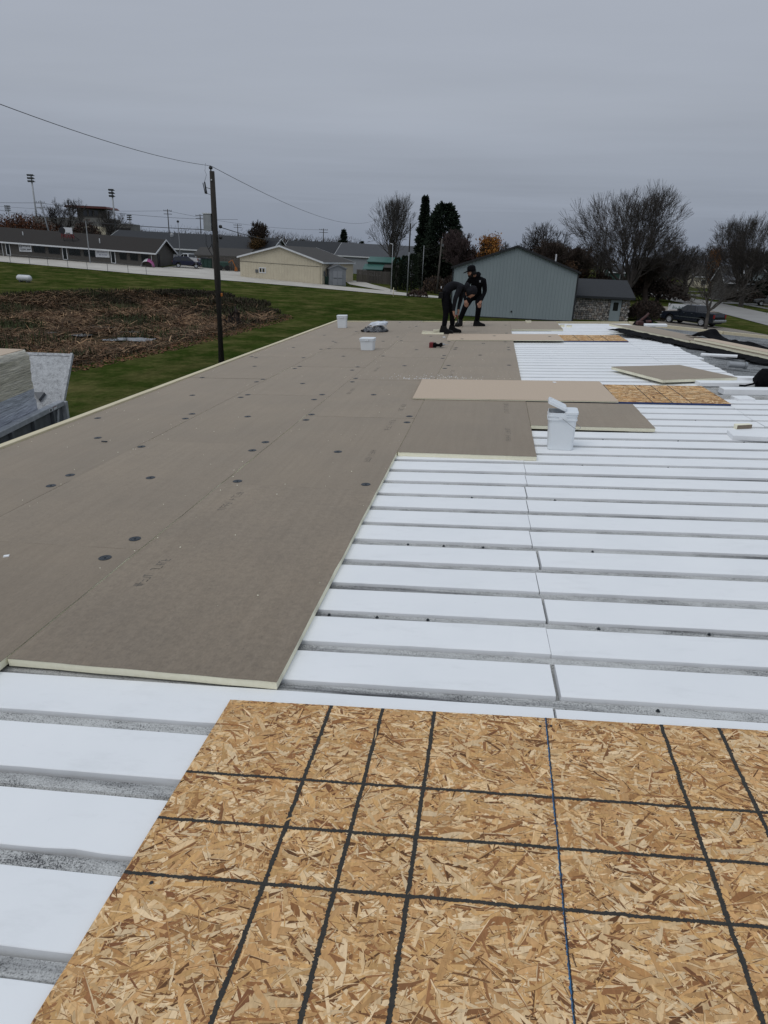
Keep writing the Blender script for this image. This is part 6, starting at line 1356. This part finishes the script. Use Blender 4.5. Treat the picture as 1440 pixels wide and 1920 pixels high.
tree_mesh('small', 6.3, (.075, .066, .058), seed=8, r0_=.12, levels=6, nch=(2, 2), ang=(.22, .60), side=.42, up=.0, first=.20, shrink=(.70, .88), cap=4200, rmin=.005, nch0=(6, 6), ang0=(.35, 1.0), base=.95, jit=.15)
tree_mesh('brown', 8.5, (.055, .040, .032), seed=9, r0_=.22, levels=6, nch=(3, 4), ang=(.25, .55), side=.6, up=.14, first=.13, cap=8000, rmin=.014, leaf=(2600, (.06, .13), [(.075, .04, .02), (.055, .03, .018), (.10, .055, .025)]))
tree_mesh('red', 8.0, (.075, .052, .050), seed=10, r0_=.2, levels=6, nch=(3, 4), ang=(.25, .5), side=.6, up=.16, first=.12, cap=7000, rmin=.014, leaf=(1500, (.06, .12), [(.10, .045, .04), (.07, .035, .03)]))
tree_mesh('orange', 6.5, (.05, .035, .025), seed=17, r0_=.18, levels=5, nch=(3, 4), ang=(.25, .55), side=.6, up=.14, first=.14, cap=3000, rmin=.014, leaf=(5200, (.08, .16), [(.26, .10, .018), (.19, .075, .015), (.30, .14, .03)]))
tree_mesh('rust', 7.0, (.045, .033, .025), seed=18, r0_=.2, levels=6, nch=(3, 4), ang=(.25, .55), side=.6, up=.14, first=.12, cap=6000, rmin=.014, leaf=(5200, (.05, .11), [(.085, .05, .016), (.06, .038, .014), (.11, .06, .018)]))
tree('very large spreading bare tree behind the stone building', 'big', 20.6, 108, 1.06, .3, .96)
tree('tall vase-shaped bare tree left of the dark evergreens', 'vase', -19.3, 132, 1.02, 1.2, .92)
tree('brown twiggy tree rising behind the right side of the barn roof', 'brown', 8.4, 99, 1.0, 0, 1.15, 'autumn_tree', 'trees with some leaves left')
tree('brown twiggy tree between the barn and the very large bare tree', 'brown', 11.8, 104, .95, 2.0, 1.1, 'autumn_tree', 'trees with some leaves left')
tree('pale thin bare tree behind the barn roof peak', 'medium', 6.6, 112, 1.25, .5)
tree('reddish twiggy tree right of the dark evergreens', 'red', -3.6, 103, 1.15, 0, .85, 'autumn_tree', 'trees with some leaves left')
tree('yellow-orange leafy tree behind the left side of the barn roof', 'orange', -.4, 104, 1.26, 0, .8, 'autumn_tree', 'trees with some leaves left')
tree('olive-rust round tree behind the cream garage', 'rust', -41.9, 123, 1.22, .4, .95, 'autumn_tree', 'trees with some leaves left')
tree('bare tree behind the shops, left of the press box', 'medium', -91.0, 138, 1.12, 2.2, 1.05)
tree('bare tree in front of the press box', 'medium_b', -76.0, 131, .86, .8, 1.0)
tree('small bare tree by the pickup truck on the driveway', 'small', 19.75, 63.3, 1.0, .5, 1.0)
tree('dark bare tree right of the very large tree', 'medium_b', 27.2, 118, 1.0, 1.0, 1.1)
tree('bare tree in the gap beside the orange tree at right', 'medium', 33.5, 126, .98, 2.9, 1.2)
tree('bare tree behind the grey house roof across the road', 'medium_b', 44.5, 150, 1.05, 4.0)
tree('large bare tree with a dark nest at the right picture edge', 'big', 38.3, 112, .86, 2.2, .90)
tree('bare tree farther right beyond the road', 'medium', 41.0, 120, 1.1, 4.4)
tree('orange leafy tree behind the grey house across the road', 'orange', 44.3, 150, 1.35, 0, .55, 'autumn_tree', 'trees with some leaves left')
tree('dark brown tree beside the big tree trunk at left', 'brown', 13.6, 113, .85, 4.0, 1.1, 'autumn_tree', 'trees with some leaves left')
tree('dark brown tree at the right of the very large tree', 'brown', 24.2, 112, .82, 1.0, 1.2, 'autumn_tree', 'trees with some leaves left')
for i, (x, y, s) in enumerate([(30, 150, .9), (35.5, 170, 1.0), (24, 160, 1.1), (14, 150, 1.0), (4, 140, 1.0), (-1.5, 130, .8), (-29.5, 190, .9), (-44, 200, .8), (-52, 190, .75), (46, 175, 1.1), (56, 170, 1.2)]):
    tree(['distant bare tree, %s of the row counted from the right-hand road' % ordinal(i+1)][0], ['medium', 'medium_b'][i % 2], x, y, s, i*1.3, 1.15)
tag(MB().lathe([(.05, 0), (.22, .1), (.28, .25), (.12, .38)], 9, M=Matrix.Translation((37.9, 112, 8.0))).build('bird_nest', G['pole_wood']), 'dark bird nest high in the right-hand bare tree', 'nest')
def evergreen(label, X, Y, H, R, seed, n=5200, col=(.014, .024, .014), shape='cone', grp='dark evergreen trees', lf=.22):
    r = np.random.default_rng(seed); z0 = gz(X, Y); o = thing('evergreen_tree', label, 'tree', (X, Y, z0-.05), 0, grp)
    t = r.uniform(0, 1, n)**.85
    if shape == 'cone': rad = R*(1-t)**.8*(.75+.25*np.cos(t*H*4.2+seed))
    else: rad = R*np.where(t > .5, np.sqrt(np.clip(1-((t-.5)/.515)**1.5, 0, 1)), .72+.28*t/.5)
    a = r.uniform(0, 2*PI, n); lobe = 1+.16*np.sin(a*5+t*17+seed)+.10*np.sin(a*9-t*31); q = rad*lobe*np.sqrt(r.uniform(.25, 1, n)); P = np.stack([q*np.cos(a), q*np.sin(a), .15+t*H*.985], 1)
    d = np.stack([np.cos(a), np.sin(a), r.uniform(-.5, .9, n)], 1)+r.normal(0, .35, (n, 3)); d /= np.linalg.norm(d, axis=1, keepdims=True); s_ = np.cross(d, r.normal(0, 1, (n, 3))); s_ /= np.linalg.norm(s_, axis=1, keepdims=True); L_ = r.uniform(lf*.7, lf*1.6, (n, 1))
    V_ = np.stack([P-s_*L_*.25, P+s_*L_*.25, P+d*L_*1.2+s_*L_*.08, P+d*L_*1.2-s_*L_*.08], 1).reshape(-1, 3); c = np.array(col)[None]*r.uniform(.55, 1.6, (n, 1))
    link('crown', np_mesh('crown', V_, np.arange(4*n).reshape(n, 4), G['leafage'], c), o); MB().tube([(0, 0, 0), (0, 0, H*.9)], [.02*H+.05, .03], 7).build('trunk', G['pole_wood'], o); return o
evergreen('tall pointed dark evergreen, left of the pair', -11.2, 112, 13.5, 1.95, 1, 9000, lf=.34)
evergreen('broad tall dark evergreen, right of the pair', -7.9, 110.5, 12.6, 2.75, 2, 12000, shape='oval', lf=.36)
evergreen('low dark evergreen mass below the pair', -8.8, 108, 6.5, 2.8, 12, 6000, shape='oval', lf=.34, col=(.016, .022, .012))
evergreen('columnar arborvitae by the poles, left one', -13.6, 100.6, 4.4, .85, 3, 4200, shape='oval', col=(.018, .028, .013), grp='clipped columnar arborvitae', lf=.14)
evergreen('columnar arborvitae by the poles, middle one', -12.55, 100.8, 4.75, .8, 4, 4200, shape='oval', col=(.016, .026, .012), grp='clipped columnar arborvitae', lf=.14)
evergreen('columnar arborvitae by the poles, right one', -11.45, 101.0, 5.1, .85, 5, 4200, shape='oval', col=(.018, .028, .013), grp='clipped columnar arborvitae', lf=.14)
evergreen('distant dark spruce above the grey hall roof', -36.8, 170, 8.8, 2.0, 6, 2600, lf=.4); evergreen('small distant spruce tip beside the taller spruce', -33.2, 175, 6.6, 1.2, 7, 1200, lf=.4); evergreen('dark pine at the right picture edge', 47.5, 128, 8.5, 2.8, 8, 6000, shape='oval', lf=.4)
def shrub(label, X, Y, rx, ry, H, seed, n, cols, name='shrub', lf=.10, twig=.5):
    r = np.random.default_rng(seed); o = thing(name, label, 'shrub', (X, Y, gz(X, Y)-.03)); a = r.uniform(0, 2*PI, n); q = np.sqrt(r.uniform(0, 1, n)); hh = H*np.sqrt(np.clip(1-q**2.6, .03, 1))*(1+.16*np.sin(a*4+seed))*r.uniform(.25, 1, n)**.6
    P = np.stack([rx*q*np.cos(a), ry*q*np.sin(a), hh], 1); d = r.normal(0, 1, (n, 3)); d[:, 2] = np.abs(d[:, 2])+twig; d /= np.linalg.norm(d, axis=1, keepdims=True); s_ = np.cross(d, r.normal(0, 1, (n, 3))); s_ /= np.linalg.norm(s_, axis=1, keepdims=True); L_ = r.uniform(lf*.6, lf*1.6, (n, 1))
    V_ = np.stack([P-s_*L_*.22, P+s_*L_*.22, P+d*L_+s_*L_*.1, P+d*L_-s_*L_*.1], 1).reshape(-1, 3); c = np.array(cols)[r.integers(0, len(cols), n)]*r.uniform(.6, 1.4, (n, 1)); link('foliage', np_mesh('foliage', V_, np.arange(4*n).reshape(n, 4), G['leafage'], c), o)
    mb = MB()
    for k in range(14): b_ = r.uniform(0, 2*PI); mb.tube([(rx*.25*math.cos(b_), ry*.25*math.sin(b_), 0), (rx*.7*math.cos(b_), ry*.7*math.sin(b_), H*.8)], [.03, .01], 4)
    mb.build('stems', G['pole_wood'], o); return o
BR = [(.050, .035, .029), (.062, .042, .033), (.034, .027, .022)]
shrub('dark brown leafless hedge right of the stone building', 16.6, 73.4, 2.0, 1.2, 1.75, 1, 9000, BR, 'hedge', .16)
shrub('brown bush and grasses left of the blue barn, nearer', -8.0, 100, 1.6, 1.0, 2.0, 2, 2600, BR+[(.12, .08, .05)], lf=.3, twig=1.2); shrub('brown bush left of the blue barn, farther', -5.2, 101, 2.0, 1.2, 2.3, 3, 3000, BR, lf=.3, twig=1.0)
shrub('low brown bed shrubs at the pole foot', -9.2, 89.5, 1.4, .8, .8, 4, 1200, BR+[(.10, .05, .04)], lf=.15); shrub('bare shrub at the right end of the reed basin', -18.2, 47.0, .55, .55, 1.3, 5, 60, BR, lf=.3, twig=1.6)
shrub('dark bush mass on the far bank of the basin', -30.5, 67.5, 4.5, 1.6, .45, 6, 3000, [(.035, .036, .018), (.05, .040, .026), (.04, .03, .022)], lf=.25, twig=.9); shrub('dark bush mass right on the far bank of the basin', -23.5, 62.5, 3.0, 1.6, .4, 7, 1600, [(.04, .040, .018), (.055, .042, .028)], lf=.25, twig=.9)
shrub('rust-coloured hedge far left behind the shops roof', -100, 138, 11, 3, 5.6, 8, 9000, [(.12, .045, .02), (.09, .035, .018), (.06, .03, .02)], 'hedge', .3, .1); shrub('rust-coloured hedge between bare tree and press box', -84.5, 137, 4, 2, 5.0, 9, 4000, [(.07, .03, .02), (.05, .028, .02), (.035, .025, .018)], 'hedge', .3, .1)
shrub('dark garden bushes in front of the grey house across the road', 43.5, 125.5, 3.2, 1.2, 2.0, 10, 3000, BR+[(.022, .028, .016)], lf=.25); shrub('round dark bush beside the grey house door', 52, 124.5, 2.2, 1.4, 2.4, 11, 2200, BR, lf=.25)
shrub('dark undergrowth below the very large bare tree', 15.5, 112, 5.0, 2.0, 3.6, 12, 6000, BR+[(.05, .03, .02)], lf=.35); shrub('dark undergrowth right of the very large bare tree', 25.5, 115, 6.0, 2.0, 3.2, 13, 6000, BR, lf=.35); shrub('dark brown thicket behind the barn', 6.5, 108, 7.0, 2.0, 6.0, 14, 9000, BR+[(.06, .035, .025)], lf=.4); shrub('dark brown thicket behind the left part of the barn', -3.0, 108, 4.0, 2.0, 5.6, 15, 6000, BR+[(.06, .03, .028)], lf=.4)
# far woods: one mass of twiggy crowns on the horizon
def woods():
    r = np.random.default_rng(77); P = []; n = 70000
    x = r.uniform(-420, 420, n); y = 300+r.uniform(0, 60, n); h = 6.0+2.2*np.sin(x*.05)+1.5*np.sin(x*.17+1)+1.1*np.sin(x*.43)+np.where(x < -120, 3.0, 0)
    t = r.uniform(0, 1, n)**.7; z = ground(x, y)+h*t; az = r.uniform(0, PI, n); L_ = r.uniform(.5, 1.6, (n, 1))*np.where(t > .8, 1.0, 1.2)[:, None]
    d = np.stack([np.cos(az)*.5, np.sin(az)*.5, np.abs(r.normal(0, 1, n))+.4], 1); d /= np.linalg.norm(d, axis=1, keepdims=True); s_ = np.stack([np.cos(az), np.sin(az), 0*az], 1)*np.where(t > .75, .05, .22)[:, None]
    p = np.stack([x, y, z], 1); V_ = np.stack([p-s_, p+s_, p+d*L_+s_*.4, p+d*L_-s_*.4], 1).reshape(-1, 3); pal = np.array([(.050, .044, .042), (.06, .050, .045), (.075, .045, .03), (.045, .045, .035)]); c = pal[r.integers(0, 4, n)]*r.uniform(.7, 1.3, (n, 1))
    tag(link('far_woods', np_mesh('far_woods', V_, np.arange(4*n).reshape(n, 4), G['leafage'], c)), 'distant leafless woods along the horizon', 'woods', kind='stuff')
woods()
for o in bpy.data.objects:
    if '_S' in o: del o['_S']
